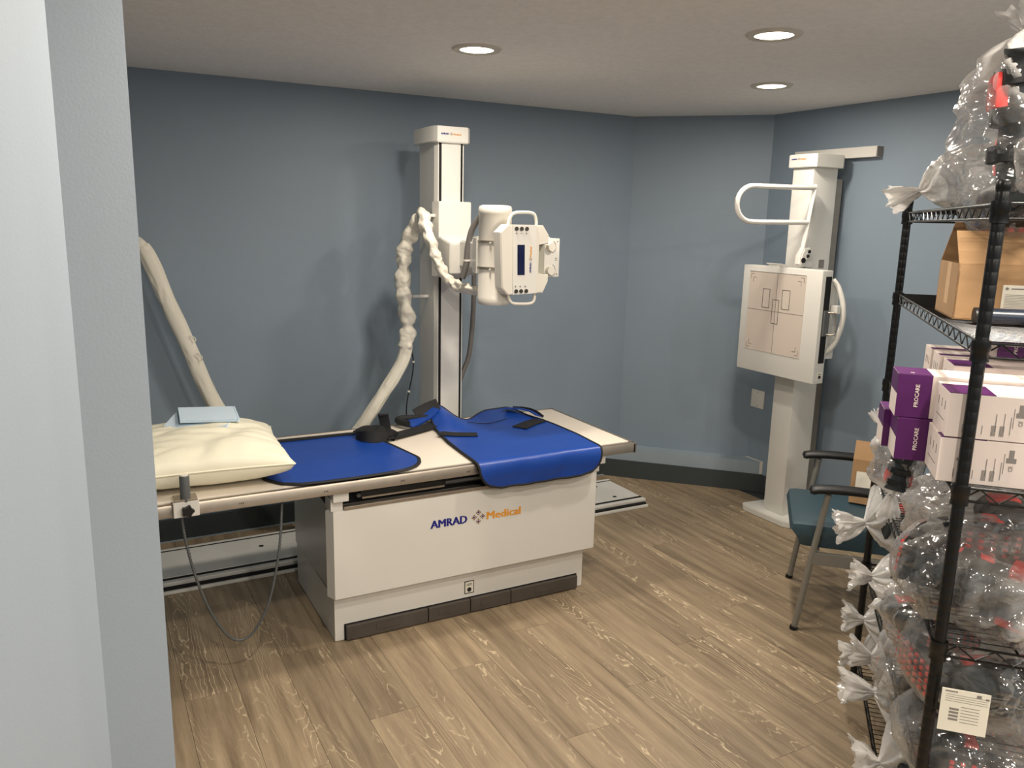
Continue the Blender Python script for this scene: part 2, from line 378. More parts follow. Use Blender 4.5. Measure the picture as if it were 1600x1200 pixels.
# cabinet
bm = bm_new(); prism(bm, [(.79, 2.87), (1.945, 2.87), (1.945, 3.47), (.79, 3.47)], 'z', 0, .20, .004); obj('plinth', bm, M_white, T, 40)
bm = bm_new(); prism(bm, [(.765, 2.875), (.783, 2.83), (1.975, 2.83), (1.99, 2.85), (1.99, 3.47), (.785, 3.47), (.785, 2.905)], 'z', .196, .556, .003); obj('cabinet_body', bm, M_white, T, 40)
bx('inner_recess', M_slot, T, (.83, 1.945, 2.90, 3.40, .556, .632))
bx('metal_lip', M_alu, T, (.825, 1.955, 2.829, 2.86, .556, .570), bev=.002)
for x0, x1 in ((.775, .822), (1.957, 1.992)):
    bx('corner_post', M_white, T, (x0, x1, 2.835, 2.91, .556, .605), bev=.002)
    bx('corner_post', M_white, T, (x0, x1, 3.38, 3.465, .556, .605), bev=.002)
    bx('bearing_block', M_white, T, (x0+.005, x1+.018, 2.815, 2.90, .597, .634), bev=.002)
    bx('bearing_block', M_white, T, (x0+.005, x1+.018, 3.42, 3.50, .597, .634), bev=.002)
tr = bx('cassette_tray', M_black, T, (.90, 1.62, 2.862, 3.30, .585, .612), bev=.003)
bx('tray_edge', M_alu, tr, (.905, 1.25, 2.856, 2.862, .583, .590))
bx('tray_handle', M_greyp, tr, (1.25, 1.42, 2.845, 2.862, .598, .610), bev=.002)
bm = bm_new(); cyl(bm, (.89, 2.85, .60), (.89, 2.87, .60), .008, 12); obj('tray_knob', bm, M_greyp, tr, 40)
X = [.83, 1.178, 1.371, 1.566, 1.911]
for i in range(4):
    p = bx('foot_pedal', M_dkmet, T, (X[i]+.002, X[i+1]-.002, 2.850, 2.868, .006, .065), bev=.002)
    bx('pedal_tread', M_dkmet, p, ((X[i]+X[i+1])/2-.05, (X[i]+X[i+1])/2+.05, 2.8485, 2.85, .025, .05))
bx('pedal_gap', M_slot, T, (X[0]-.003, X[4]+.003, 2.866, 2.8705, .001, .069))
st = bx('switch_sticker', M_paper, T, (1.352, 1.392, 2.8685, 2.870, .088, .140))
bm = bm_new()
for q in ((1.350, 1.394, .086, .089), (1.350, 1.394, .139, .142), (1.350, 1.353, .086, .142), (1.391, 1.394, .086, .142), (1.36, 1.384, .122, .124), (1.36, 1.384, .128, .13)): box(bm, q[0], q[1], 2.8675, 2.8690, q[2], q[3])
cyl(bm, (1.372, 2.867, .103), (1.372, 2.869, .103), .010, 16); obj('sticker_print', bm, M_ink, st)
logo(T, (1.179, 2.8292, .423), (1, 0, 0), (0, 0, 1), .034)

# grip clamp with coiled cable at the table's front left
G = thing('rail_clamp', 'white rail clamp with grey handgrip post and black star knob on the table front', 'rail clamp', (.265, 2.79, .66))
bx('clamp_block', M_white, G, (.226, .308, 2.770, 2.798, .642, .697), bev=.002)
bx('clamp_jaw', M_alu, G, (.230, .304, 2.770, 2.83, .697, .704), bev=.001)
bm = bm_new(); lathe(bm, (.267, 2.786, .694), [(.0165, 0), (.0165, .085), (.0145, .09)], 24); gp = obj('grip_post', bm, M_greyp, G, 40)
bm = bm_new(); lathe(bm, (.267, 2.786, .783), [(.0135, 0), (.0135, .004)], 24); obj('post_cap', bm, M_paper, gp, 40)
bm = bm_new(); pts = []
for k in range(30):
    a = 2*PI*k/30; rr_ = .017+.004*math.cos(5*a); pts.append((.270+rr_*math.cos(a), .666+rr_*math.sin(a)))
prism(bm, pts, 'y', 2.748, 2.768, .002); obj('star_knob', bm, M_black, G, 40)
cp = smooth_path([(.252, 2.80, .64), (.259, 2.80, .56), (.275, 2.80, .46), (.298, 2.80, .36), (.335, 2.80, .25), (.38, 2.80, .165), (.425, 2.80, .135), (.475, 2.80, .16), (.525, 2.80, .25), (.558, 2.81, .36), (.580, 2.82, .47), (.594, 2.84, .57), (.602, 2.86, .635)], 26)
bm = bm_new(); tube(bm, cp, lambda i, n, th: .0048+.0014*math.sin(i*2.1+th)*(1 if i < 60 or i > 270 else .5), 7)
cb = obj('hanging_cable', bm, M_greyp, None, 180); tag(cb, 'thin grey coiled cable hanging in a loop under the table\'s left end', 'cable')

# ------------------------------------------------------------------ floor track and tube column
K = thing('floor_track', 'long low white floor track with black grooves between table and back wall', 'floor track', (1.3, 3.8, 0))
bx('base_plate', M_white, K, (A+.02, 2.875, 3.64, 3.985, 0, .036), bev=.002)
bx('top_plate', M_white, K, (A+.02, 2.868, 3.656, 3.958, .036, .049), bev=.002)
bx('front_lip', M_white, K, (A+.02, 2.88, 3.578, 3.597, 0, .016), bev=.004)
bx('front_rail', M_white, K, (A+.02, 2.88, 3.606, 3.636, .026, .046), bev=.005)
bx('groove', M_slot, K, (A+.02, 2.872, 3.59, 3.645, 0, .026))
bx('groove', M_slot, K, (A+.02, 2.876, 3.634, 3.658, .03, .0455))
bx('back_rail', M_white, K, (A+.02, 2.88, 3.972, 3.995, 0, .05), bev=.004)
bx('groove', M_slot, K, (A+.02, 2.872, 3.955, 3.975, .036, .0482))
for x, y in ((.70, 3.84), (2.6, 3.80), (2.72, 3.70), (2.72, 3.90)):
    bm = bm_new(); cyl(bm, (x, y, .0485), (x, y, .0498), .012, 14); obj('bolt_hole', bm, M_slot, K)

C = thing('tube_column', 'tall white x-ray tube column standing on the floor track behind the table', 'x-ray column', (1.62, 3.75, .049))
bx('column_base', M_white, C, (1.46, 1.78, 3.655, 3.95, .0495, .10), bev=.006, smooth=40)
bm = bm_new(); prism(bm, [(1.545, 3.675), (1.555, 3.652), (1.689, 3.652), (1.700, 3.675), (1.700, 3.86), (1.545, 3.86)], 'z', .10, 2.02); obj('column_body', bm, M_white, C)
bx('front_panel', M_white, C, (1.571, 1.672, 3.646, 3.653, .10, 2.0))
for x in (1.566, 1.676): bx('slot', M_slot, C, (x-.0055, x+.005, 3.6455, 3.653, .10, 2.0))
bm = bm_new(); prism(bm, [(1.525, 3.66), (1.542, 3.628), (1.700, 3.628), (1.716, 3.645), (1.716, 3.885), (1.525, 3.885)], 'z', 2.0, 2.075, .004); cap = obj('column_cap', bm, M_white, C, 30)
logo(cap, (1.560, 3.6272, 2.036), (1, 0, 0), (0, 0, 1), .0085)
# carriage
bm = bm_new(); prism(bm, [(1.528, 3.66), (1.538, 3.600), (1.706, 3.600), (1.712, 3.66)], 'z', 1.37, 1.728, .003); car = obj('carriage', bm, M_white, C, 30)
bm = bm_new()
P8 = [(1.535, 3.605, 1.375), (1.705, 3.605, 1.375), (1.535, 3.46, 1.395), (1.706, 3.46, 1.395), (1.535, 3.605, 1.565), (1.705, 3.605, 1.575), (1.535, 3.46, 1.535), (1.706, 3.46, 1.540)]
v = [bm.verts.new(p) for p in P8]
for q in ((0, 2, 3, 1), (4, 5, 7, 6), (0, 1, 5, 4), (2, 6, 7, 3), (0, 4, 6, 2), (1, 3, 7, 5)): bm.faces.new([v[i] for i in q])
bmesh.ops.bevel(bm, geom=bm.edges[:], offset=.004, segments=2, affect='EDGES'); bmesh.ops.recalc_face_normals(bm, faces=bm.faces[:])
obj('carriage_box', bm, M_white, C, 30)
bm = bm_new(); prism(bm, [(1.585, 3.46), (1.700, 3.46), (1.712, 3.30), (1.68, 3.20), (1.56, 3.20), (1.56, 3.30)], 'z', 1.43, 1.55, .006); obj('tube_arm', bm, M_white, C, 30)
bm = bm_new(); prism(bm, [(1.545, 3.20), (1.56, 3.27), (1.67, 3.27), (1.69, 3.20)], 'z', 1.41, 1.575, .006); obj('yoke', bm, M_white, C, 30)
TX, TY = 1.612, 3.155
bm = bm_new(); lathe(bm, (TX, TY, 1.283), [(.064, 0), (.071, .006), (.0725, .014), (.0725, .034), (.0712, .036), (.0712, .388), (.0725, .39), (.0725, .412), (.068, .422), (.055, .426)], 40); th_ = obj('tube_housing', bm, M_white2, C, 40)
for z in (1.437, 1.549):
    bm = bm_new(); lathe(bm, (TX, TY, z), [(.0728, 0), (.0745, .001), (.0745, .011), (.0728, .012)], 40); obj('clamp_band', bm, M_alu, th_, 40)
    bm = bm_new()
    for a in (-1.9, -1.6, -2.3): cyl(bm, (TX+.074*math.cos(a), TY+.074*math.sin(a), z+.002), (TX+.080*math.cos(a), TY+.080*math.sin(a), z+.002), .004, 8)
    obj('band_clip', bm, M_white, th_)
# console
oc = [(1.598, 1.630), (1.768, 1.629), (1.797, 1.589), (1.797, 1.551), (1.745, 1.551), (1.745, 1.423), (1.800, 1.421), (1.800, 1.392), (1.775, 1.342), (1.603, 1.336), (1.574, 1.366), (1.562, 1.597)]
bm = bm_new(); prism(bm, oc, 'y', 3.008, 3.075, .004); con = obj('control_console', bm, M_white2, C, 30)
bm = bm_new(); prism(bm, [(1.619, 1.628), (1.733, 1.6285), (1.741, 1.341), (1.625, 1.337)], 'y', 3.0045, 3.010, .001); obj('face_plate', bm, M_white, con, 30)
bm = bm_new(); prism(bm, [(1.642, 1.547), (1.677, 1.547), (1.680, 1.420), (1.645, 1.420)], 'y', 3.0035, 3.006); obj('display', bm, M_screen, con)
for x in (1.636, 1.660, 1.685):
    for dxx, z in ((0, 1.613), (.004, 1.352)):
        bm = bm_new(); cyl(bm, (x+dxx, 3.000, z), (x+dxx, 3.006, z), .0085, 16); obj('push_button', bm, M_knob, con, 40)
bm = bm_new()
for x in (1.637, 1.660, 1.684):
    for z in (1.594, 1.372):
        box(bm, x-.006, x+.006, 3.0038, 3.0046, z-.0008, z+.0008)
        if x != 1.660 or z < 1.5: box(bm, x-.0008, x+.0008, 3.0038, 3.0046, z-.006, z+.006)
obj('button_symbols', bm, M_greyink, con)
logo(con, (1.7115, 3.0040, 1.430), (0, 0, 1), (-1, 0, 0), .0090)
bm = bm_new(); tube(bm, smooth_path([(1.608, 3.03, 1.615), (1.612, 3.03, 1.645), (1.628, 3.03, 1.672), (1.655, 3.03, 1.680), (1.705, 3.03, 1.681), (1.733, 3.03, 1.674), (1.744, 3.03, 1.648), (1.744, 3.03, 1.62)], 5), .0068, 12); obj('console_handle', bm, M_white2, con, 60)
bm = bm_new(); tube(bm, smooth_path([(1.618, 3.03, 1.348), (1.618, 3.03, 1.325), (1.632, 3.03, 1.302), (1.655, 3.03, 1.296), (1.712, 3.03, 1.294), (1.738, 3.03, 1.301), (1.746, 3.03, 1.322), (1.744, 3.03, 1.345)], 5), .0068, 12); obj('console_handle', bm, M_white2, con, 60)
bx('grey_recess', M_recess, con, (1.735, 1.802, 3.05, 3.066, 1.418, 1.558))
bx('console_mount', M_white, C, (1.60, 1.74, 3.07, 3.11, 1.40, 1.58))
bm = bm_new(); box(bm, 1.675, 1.888, 3.065, 3.26, 1.405, 1.573, .004); colm = obj('collimator', bm, M_white, C, 30)
for z in (1.537, 1.434):
    bm = bm_new(); cyl(bm, (1.838, 3.045, z), (1.838, 3.066, z), .0185, 24, .021); kn = obj('collimator_knob', bm, M_white2, colm, 40)
    bm = bm_new(); tube(bm, [(1.838+.030*math.cos(a), 3.0645, z+.030*math.sin(a)) for a in [(-1.2+2.2*k/12) for k in range(13)]], .0009, 5); obj('knob_scale', bm, M_ink, colm)
bm = bm_new()
for x, z in ((1.876, 1.56), (1.876, 1.418)): cyl(bm, (x, 3.063, z), (x, 3.066, z), .003, 8)
box(bm, 1.866, 1.876, 3.0640, 3.0652, 1.478, 1.481); box(bm, 1.866, 1.876, 3.0640, 3.0652, 1.486, 1.489); obj('collimator_print', bm, M_greyink, colm)
bm = bm_new(); prism(bm, [(1.77, 1.575), (1.85, 1.575), (1.825, 1.592), (1.79, 1.60)], 'y', 3.08, 3.22, .003); obj('lamp_housing', bm, M_white2, colm, 30)
bx('hose_bracket', M_white, C, (1.50, 1.545, 3.63, 3.65, 1.655, 1.668), bev=.001)
bx('hose_bracket', M_white, C, (1.46, 1.55, 3.74, 3.76, 1.26, 1.272), bev=.001)
# grey conduits on the column
bm = bm_new(); tube(bm, smooth_path([(1.600, 3.235, 1.672), (1.592, 3.27, 1.655), (1.570, 3.30, 1.60), (1.557, 3.31, 1.53), (1.548, 3.31, 1.45), (1.535, 3.32, 1.385)], 14), lambda i, n, th: .0135+.0012*(i % 2), 12)
hz = obj('flexible_conduit', bm, M_hose, None, 60); tag(hz, 'short grey corrugated conduit curving down beside the tube housing', 'conduit')
bm = bm_new(); lathe(bm, (1.551, 3.31, 1.462), [(.0155, 0), (.0155, .008)], 14); obj('cable_tie', bm, M_paper, hz)
bm = bm_new(); tube(bm, smooth_path([(1.83, 3.83, 1.46), (1.847, 3.85, 1.36), (1.856, 3.87, 1.2), (1.852, 3.88, 1.05), (1.835, 3.88, .92), (1.80, 3.88, .83), (1.765, 3.87, .74), (1.74, 3.86, .55), (1.73, 3.86, .35)], 14), lambda i, n, th: .0125+.001*(i % 2), 12)
tag(obj('flexible_conduit', bm, M_hose, None, 60), 'long grey conduit hanging down along the right side of the tall column', 'conduit')
bm = bm_new(); tube(bm, smooth_path([(1.455, 3.80, 1.03), (1.475, 3.80, .98), (1.485, 3.80, .93), (1.48, 3.80, .86), (1.46, 3.80, .77), (1.448, 3.80, .70), (1.447, 3.80, .62), (1.45, 3.80, .4)], 8), .0032, 8)
bk = obj('black_cable', bm, M_black, None, 60); tag(bk, 'thin black cable with white beads hanging left of the tall column', 'cable')
for p in ((1.486, 3.80, .925), (1.460, 3.80, .772)):
    bm = bm_new(); bmesh.ops.create_icosphere(bm, subdivisions=2, radius=.007); bmesh.ops.translate(bm, verts=bm.verts[:], vec=p); obj('white_bead', bm, M_paper, bk, 180)

# white fabric cable sleeve: wall -> behind the table -> up the column -> tube
def sleeve():
    P = [(.16, 4.13, 1.52), (.235, 4.12, 1.515), (.275, 4.11, 1.485), (.315, 4.11, 1.40), (.365, 4.11, 1.25), (.42, 4.10, 1.10), (.47, 4.10, .95), (.515, 4.10, .82), (.565, 4.09, .70), (.64, 4.08, .58), (.76, 4.06, .44), (.92, 3.98, .38),
         (1.06, 3.86, .46), (1.17, 3.78, .585), (1.245, 3.75, .70), (1.315, 3.75, .80), (1.365, 3.75, .87), (1.415, 3.75, .96), (1.430, 3.75, 1.06), (1.432, 3.75, 1.16), (1.415, 3.75, 1.27), (1.41, 3.75, 1.36), (1.418, 3.75, 1.45), (1.428, 3.74, 1.53), (1.455, 3.71, 1.60), (1.475, 3.66, 1.645),
         (1.462, 3.60, 1.648), (1.448, 3.54, 1.600), (1.462, 3.50, 1.53), (1.478, 3.48, 1.46), (1.502, 3.45, 1.395), (1.535, 3.42, 1.353), (1.57, 3.36, 1.335), (1.605, 3.29, 1.330), (1.61, 3.24, 1.33)]
    Q = smooth_path(P, 16); n = len(Q)
    bm = bm_new()
    def r(i, nn_, th):
        k = i/16
        base = .036 if k > 12 else .038
        if 17.5 < k < 28: base = .040
        if k > 27: base = .034-.008*(k-27)/7
        if k < 2: base = .032
        v3 = Vector((k*2.1, math.cos(th)*1.1, math.sin(th)*1.1))
        if k > 17.5 or k < .5:        # bunched up in sharp folds
            ph = (k*1.15+.35*noise.noise(Vector((k*.7, math.cos(th), math.sin(th)))))%1.0
            wr = .010*(1-ph*2 if ph < .5 else (ph-.5)*2)-.004+.013*noise.noise(v3)+.007*(.3-abs(noise.noise(v3*2.3)))
            wr -= .010*math.exp(-((k-18.6)/.15)**2)+.012*math.exp(-((k-21.6)/.25)**2)
        else:
            wr = .004*noise.noise(Vector((k*.8, math.cos(th), math.sin(th))))-.006*max(0, .12-abs(noise.noise(Vector((k*.35, math.cos(th)*1.5, math.sin(th)*1.5)))))/.12
        return base+wr
    tube(bm, Q, r, 32, flat=(1.0, .72), up=(1, 0, .3))
    o = obj('cable_sleeve', bm, M_stitch, None, 180); tag(o, 'long white fabric cable sleeve sagging from the left wall to the tube column', 'cable sleeve')
    bm = bm_new(); box(bm, .12, .235, 4.13, 4.22, 1.485, 1.54, .004); obj('wall_bracket', bm, M_white, o)
    for a, b_ in (((.455, 4.065, 1.075), (.475, 4.06, 1.045)), ((.48, 4.06, .99), (.50, 4.06, .95))):
        bm = bm_new(); tube(bm, smooth_path([a, ((a[0]+b_[0])/2+.012, a[1], (a[2]+b_[2])/2), b_], 5), .003, 6); obj('tie_cord', bm, M_stitch, o)
sleeve()

# ------------------------------------------------------------------ aprons, pillow, pads
def grid_surface(rows, nu, th, fn, m, name, sg=1):
    """rows: list of (v, a, b); surface point fn(u, v); solid sheet of thickness th"""
    bm = bm_new(); top = []; bot = []
    for v, a, b in rows:
        top.append([fn(a+(b-a)*k/nu, v) for k in range(nu+1)])
    R_, Cn = len(top), nu+1
    nrm = [[None]*Cn for _ in range(R_)]
    for i in range(R_):
        for j in range(Cn):
            du = top[i][min(j+1, nu)]-top[i][max(j-1, 0)]; dv = top[min(i+1, R_-1)][j]-top[max(i-1, 0)][j]
            c = du.cross(dv)*sg; nrm[i][j] = c.normalized() if c.length > 1e-12 else Vector((0, 0, 1))
    Vt = [[bm.verts.new(top[i][j]) for j in range(Cn)] for i in range(R_)]
    Vb = [[bm.verts.new(top[i][j]-nrm[i][j]*th) for j in range(Cn)] for i in range(R_)]
    for i in range(R_-1):
        for j in range(nu):
            bm.faces.new((Vt[i][j], Vt[i][j+1], Vt[i+1][j+1], Vt[i+1][j])); bm.faces.new((Vb[i][j], Vb[i+1][j], Vb[i+1][j+1], Vb[i][j+1]))
    loop = [(0, j) for j in range(Cn)]+[(i, nu) for i in range(1, R_)]+[(R_-1, j) for j in range(nu-1, -1, -1)]+[(i, 0) for i in range(R_-2, 0, -1)]
    for a, b in zip(loop, loop[1:]+loop[:1]):
        bm.faces.new((Vt[a[0]][a[1]], Vb[a[0]][a[1]], Vb[b[0]][b[1]], Vt[b[0]][b[1]]))
    edge = [top[i][j]-nrm[i][j]*th*.5 for i, j in loop]
    return bm, edge
def interp(tab, x):
    for (x0, y0), (x1, y1) in zip(tab, tab[1:]):
        if x <= x1: return y0+(y1-y0)*max(0, (x-x0))/(x1-x0)
    return tab[-1][1]
def clean_loop(E, mn=.004):
    out = [E[0]]
    for p in E[1:]:
        if (p-out[-1]).length > mn: out.append(p)
    return out
ZT = .680
# flat apron on the left
a1 = thing('lead_apron', 'flat blue lead apron with black edging, lower corner under the pillow', 'lead apron', (.9, 3.12, ZT))
L1 = [(.56, (2.93, 3.40)), (.60, (2.86, 3.425)), (.66, (2.822, 3.430)), (.72, (2.812, 3.430)), (.85, (2.808, 3.426)), (.98, (2.812, 3.420)), (1.05, (2.822, 3.412)), (1.085, (2.833, 3.36)), (1.115, (2.850, 3.28)), (1.135, (2.868, 3.22)), (1.155, (2.895, 3.10)), (1.168, (2.925, 3.02)), (1.176, (2.955, 2.975))]
rows = []
for k in range(41):
    x = .56+(1.176-.56)*k/40
    rows.append((x, interp([(q[0], q[1][0]) for q in L1], x), interp([(q[0], q[1][1]) for q in L1], x)))
def f1(u, v):
    return Vector((v, u, ZT+.0085+.0015*noise.noise(Vector((v*7, u*7, 1)))+(.0015 if u < 2.85 else 0)))
bm, ed = grid_surface(rows, 24, .006, f1, M_apron, 'x', -1); bmesh.ops.recalc_face_normals(bm, faces=bm.faces[:]); obj('vinyl_panel', bm, M_apron, a1, 60)
bm = bm_new(); tube(bm, clean_loop(ed, .006), .0052, 8, closed=True, flat=(1, 1.7)); obj('edge_binding', bm, M_pipe, a1, 60)
bm = bm_new(); prism(bm, [(.60, 3.40), (1.02, 3.393), (1.17, 3.375), (1.19, 3.41), (1.02, 3.425), (.60, 3.432)], 'z', ZT+.009, ZT+.014); obj('neck_band', bm, M_web, a1)
# strap clump
a3 = thing('apron_strap', 'bunched black webbing strap lying between the two blue aprons', 'strap', (1.14, 3.28, ZT))
bm = bm_new()
def ribbon(bm, pts, wdt, th, up):
    P = smooth_path(pts, 6); u = Vector(up)
    Lr = []
    for i, p in enumerate(P):
        t = (P[min(i+1, len(P)-1)]-P[max(i-1, 0)]).normalized(); sd = (u-t*u.dot(t)).normalized(); nn_ = t.cross(sd)
        Lr.append([bm.verts.new(p+sd*a*wdt/2+nn_*b*th/2) for a, b in ((1, 1), (-1, 1), (-1, -1), (1, -1))])
    for A_, B_ in zip(Lr, Lr[1:]):
        for k in range(4): bm.faces.new((A_[k], A_[(k+1) % 4], B_[(k+1) % 4], B_[k]))
    bm.faces.new(Lr[0]); bm.faces.new(list(reversed(Lr[-1])))
    bmesh.ops.recalc_face_normals(bm, faces=bm.faces[:])
ribbon(bm, [(1.135, 3.27, ZT+.018), (1.20, 3.295, ZT+.014), (1.30, 3.34, ZT+.012), (1.40, 3.385, ZT+.014), (1.47, 3.41, ZT+.022)], .075, .004, (-.4, 1, 0)); obj('webbing', bm, M_web, a3, 40)
bm = bm_new(); ribbon(bm, [(1.150, 3.27, ZT+.02), (1.152, 3.28, ZT+.05), (1.148, 3.285, ZT+.085), (1.142, 3.285, ZT+.115), (1.143, 3.275, ZT+.118)], .045, .004, (1, -.5, 0)); obj('standing_loop', bm, M_web, a3, 40)
bm = bm_new()
for k, q in enumerate(([(1.03, 3.32, ZT+.02), (1.05, 3.26, ZT+.035), (1.10, 3.235, ZT+.03), (1.15, 3.25, ZT+.02)], [(1.03, 3.34, ZT+.03), (1.08, 3.34, ZT+.048), (1.13, 3.31, ZT+.04), (1.16, 3.27, ZT+.025)], [(1.04, 3.30, ZT+.018), (1.10, 3.29, ZT+.05), (1.17, 3.27, ZT+.03), (1.19, 3.25, ZT+.016)])):
    ribbon(bm, q, .045, .004, (.1, .3, 1) if k != 1 else (.2, 1, .3))
obj('strap_folds', bm, M_web, a3, 40)
# draped apron on the right
a2 = thing('lead_apron', 'blue lead apron with black straps draped over the table\'s front edge', 'lead apron', (1.66, 3.1, ZT))
EDGE = 2.796
left = [(2.675, 1.47), (2.680, 1.44), (2.69, 1.415), (2.71, 1.390), (2.74, 1.372), (2.80, 1.362), (2.96, 1.370), (3.12, 1.382), (3.36, 1.418), (3.50, 1.450), (3.53, 1.47)]
right = [(2.675, 1.86), (2.680, 1.895), (2.69, 1.920), (2.71, 1.945), (2.74, 1.955), (2.80, 1.962), (3.0, 1.975), (3.20, 1.972), (3.30, 1.965), (3.40, 1.935), (3.50, 1.93), (3.53, 1.90)]
rows = []; V0, V1 = 2.675, 3.53; NV = 60
for k in range(NV+1):
    v_ = V0+(V1-V0)*(k/NV)**1.0
    rows.append((v_, interp(left, v_), interp(right, v_)))
def f2(u, v):
    z = ZT+.010+.0015*noise.noise(Vector((u*6, v*6, 3))); y = v
    if v < EDGE:
        d = EDGE-v
        z = ZT+.010-max(0, d-.004)-.002; y = EDGE-min(d, .012)*.9-.004-.010*math.exp(-((d-.05)/.04)**2)
        y -= .0025*math.sin(u*26+1+d*20)*min(1, d/.08)+.0015*d/.1*math.sin(u*57+2+d*30)
    if v > 3.28:       # shoulder part lies bunched
        k = (v-3.28)/.25
        z += .055*k*math.exp(-((u-1.50)/.07)**2)+.022*k*math.exp(-((u-1.9)/.06)**2)+.010*k*math.sin(u*22)
    z += .007*math.exp(-((v-3.05)/.05)**2)*math.exp(-((u-1.7)/.2)**2)*0
    return Vector((u, y, z))
# neckline: back rows scooped
def f2b(u, v):
    p = f2(u, v)
    if v > 3.35:
        p.y -= (v-3.35)/.18*.055*math.exp(-((u-1.63)/.075)**2); p.y += (v-3.35)/.18*.02*math.exp(-((u-1.82)/.09)**2)
    return p
bm, ed = grid_surface(rows, 40, .006, f2b, M_apron, 'x'); bmesh.ops.recalc_face_normals(bm, faces=bm.faces[:]); obj('vinyl_panel', bm, M_apron, a2, 60)
bm = bm_new(); tube(bm, clean_loop(ed, .006), .0056, 8, closed=True, flat=(1, 1.3)); obj('edge_binding', bm, M_pipe, a2, 60)
def patch(pts):
    bm = bm_new()
    ribbon_pts = [f2b(x, y)+Vector((0, 0, .004)) for x, y in pts]; return ribbon_pts
bm = bm_new(); ribbon(bm, patch([(1.395, 3.25), (1.44, 3.21), (1.49, 3.185), (1.545, 3.165)]), .06, .003, (.25, 1, 0)); obj('black_strap', bm, M_web, a2, 40)
bm = bm_new(); ribbon(bm, patch([(1.775, 3.19), (1.83, 3.225), (1.88, 3.255), (1.945, 3.285)]), .075, .003, (-.45, 1, 0)); obj('black_strap', bm, M_web, a2, 40)
bm = bm_new(); tube(bm, smooth_path([f2b(1.60, 3.40)+Vector((0, 0, .003)), f2b(1.68, 3.33)+Vector((0, 0, .003)), f2b(1.80, 3.36)+Vector((0, 0, .003))], 5), .0016, 6); obj('pocket_seam', bm, M_pipe, a2)
# folded shoulder flaps
bm = bm_new(); ribbon(bm, [(1.47, 3.505, ZT+.07), (1.43, 3.49, ZT+.045), (1.37, 3.47, ZT+.025), (1.32, 3.455, ZT+.012)], .09, .008, (-.3, 1, .1)); obj('shoulder_flap', bm, M_apron, a2, 40)
bm = bm_new(); ribbon(bm, [(1.50, 3.50, ZT+.08), (1.44, 3.505, ZT+.060), (1.38, 3.49, ZT+.040)], .075, .004, (.0, .6, .9)); obj('black_strap', bm, M_web, a2, 40)
bm = bm_new(); tube(bm, smooth_path([(1.31, 3.42, ZT+.025), (1.285, 3.47, ZT+.028), (1.30, 3.505, ZT+.03), (1.37, 3.50, ZT+.03), (1.43, 3.47, ZT+.03)], 6), .017, 10, flat=(1, 1)); obj('rolled_strap', bm, M_web, a2, 60)
bm = bm_new(); ribbon(bm, [(1.86, 3.49, ZT+.036), (1.91, 3.44, ZT+.04), (1.95, 3.39, ZT+.033), (1.965, 3.33, ZT+.020)], .06, .006, (.7, .7, -.2)); obj('shoulder_flap', bm, M_apron, a2, 40)
bm = bm_new(); ribbon(bm, [(1.905, 3.49, ZT+.036), (1.945, 3.44, ZT+.04), (1.975, 3.39, ZT+.033), (1.985, 3.33, ZT+.018)], .014, .009, (.7, .7, -.2)); obj('flap_binding', bm, M_pipe, a2, 40)

# pillow
def pillow():
    t = thing('pillow', 'plump cream vinyl pillow at the left end of the exam table', 'pillow', (.385, 3.13, ZT))
    NX, NY = 56, 44; bm = bm_new(); HX, HY = .30, .285
    def pt(i, j, s):
        a, b = -1+2*i/NX, -1+2*j/NY
        ea, eb = (1-abs(a)**2.4), (1-abs(b)**2.4)
        h = (max(0, ea)*max(0, eb))**.42
        x = a*HX*(1-.10*(1-abs(a))*0-.07*(1-b*b)*0); x = a*HX*(1-.055*(1-b*b)); y = b*HY*(1-.06*(1-a*a))
        cr = noise.noise(Vector((x*9+s, y*9, 5)))*.009*h
        rid = noise.noise(Vector((x*4, y*14+3, s)))
        cr += -.035*max(0, .20-abs(rid))*h*(1.5 if s > 0 else 1)
        hb = (max(0, ea)*max(0, eb))**.28; z = .085+(h*.098 if s > 0 else -hb*.083)+cr*(1 if s > 0 else .3)
        return Vector((x, y, max(z, .001)))
    Vt = {}
    for i in range(NX+1):
        for j in range(NY+1):
            Vt[i, j, 1] = bm.verts.new(pt(i, j, 1))
            Vt[i, j, -1] = Vt[i, j, 1] if (i in (0, NX) or j in (0, NY)) else bm.verts.new(pt(i, j, -1))
    for i in range(NX):
        for j in range(NY):
            for s in (1, -1):
                q = [Vt[i, j, s], Vt[i+1, j, s], Vt[i+1, j+1, s], Vt[i, j+1, s]]
                bm.faces.new(q if s > 0 else q[::-1])
    bm.transform(Matrix.Translation((.362, 3.125, ZT+.001)) @ Matrix.Rotation(math.radians(-3), 4, 'Z'))
    obj('pillow_cover', bm, M_pillow, t, 180)
    bm = bm_new()
    E = [pt(i, 0, 1) for i in range(NX+1)]+[pt(NX, j, 1) for j in range(1, NY+1)]+[pt(i, NY, 1) for i in range(NX-1, -1, -1)]+[pt(0, j, 1) for j in range(NY-1, 0, -1)]
    tube(bm, [p for p in E], .0035, 6, closed=True); bm.transform(Matrix.Translation((.362, 3.125, ZT+.001)) @ Matrix.Rotation(math.radians(-3), 4, 'Z'))
    obj('piping', bm, M_pillow, t, 180)
pillow()
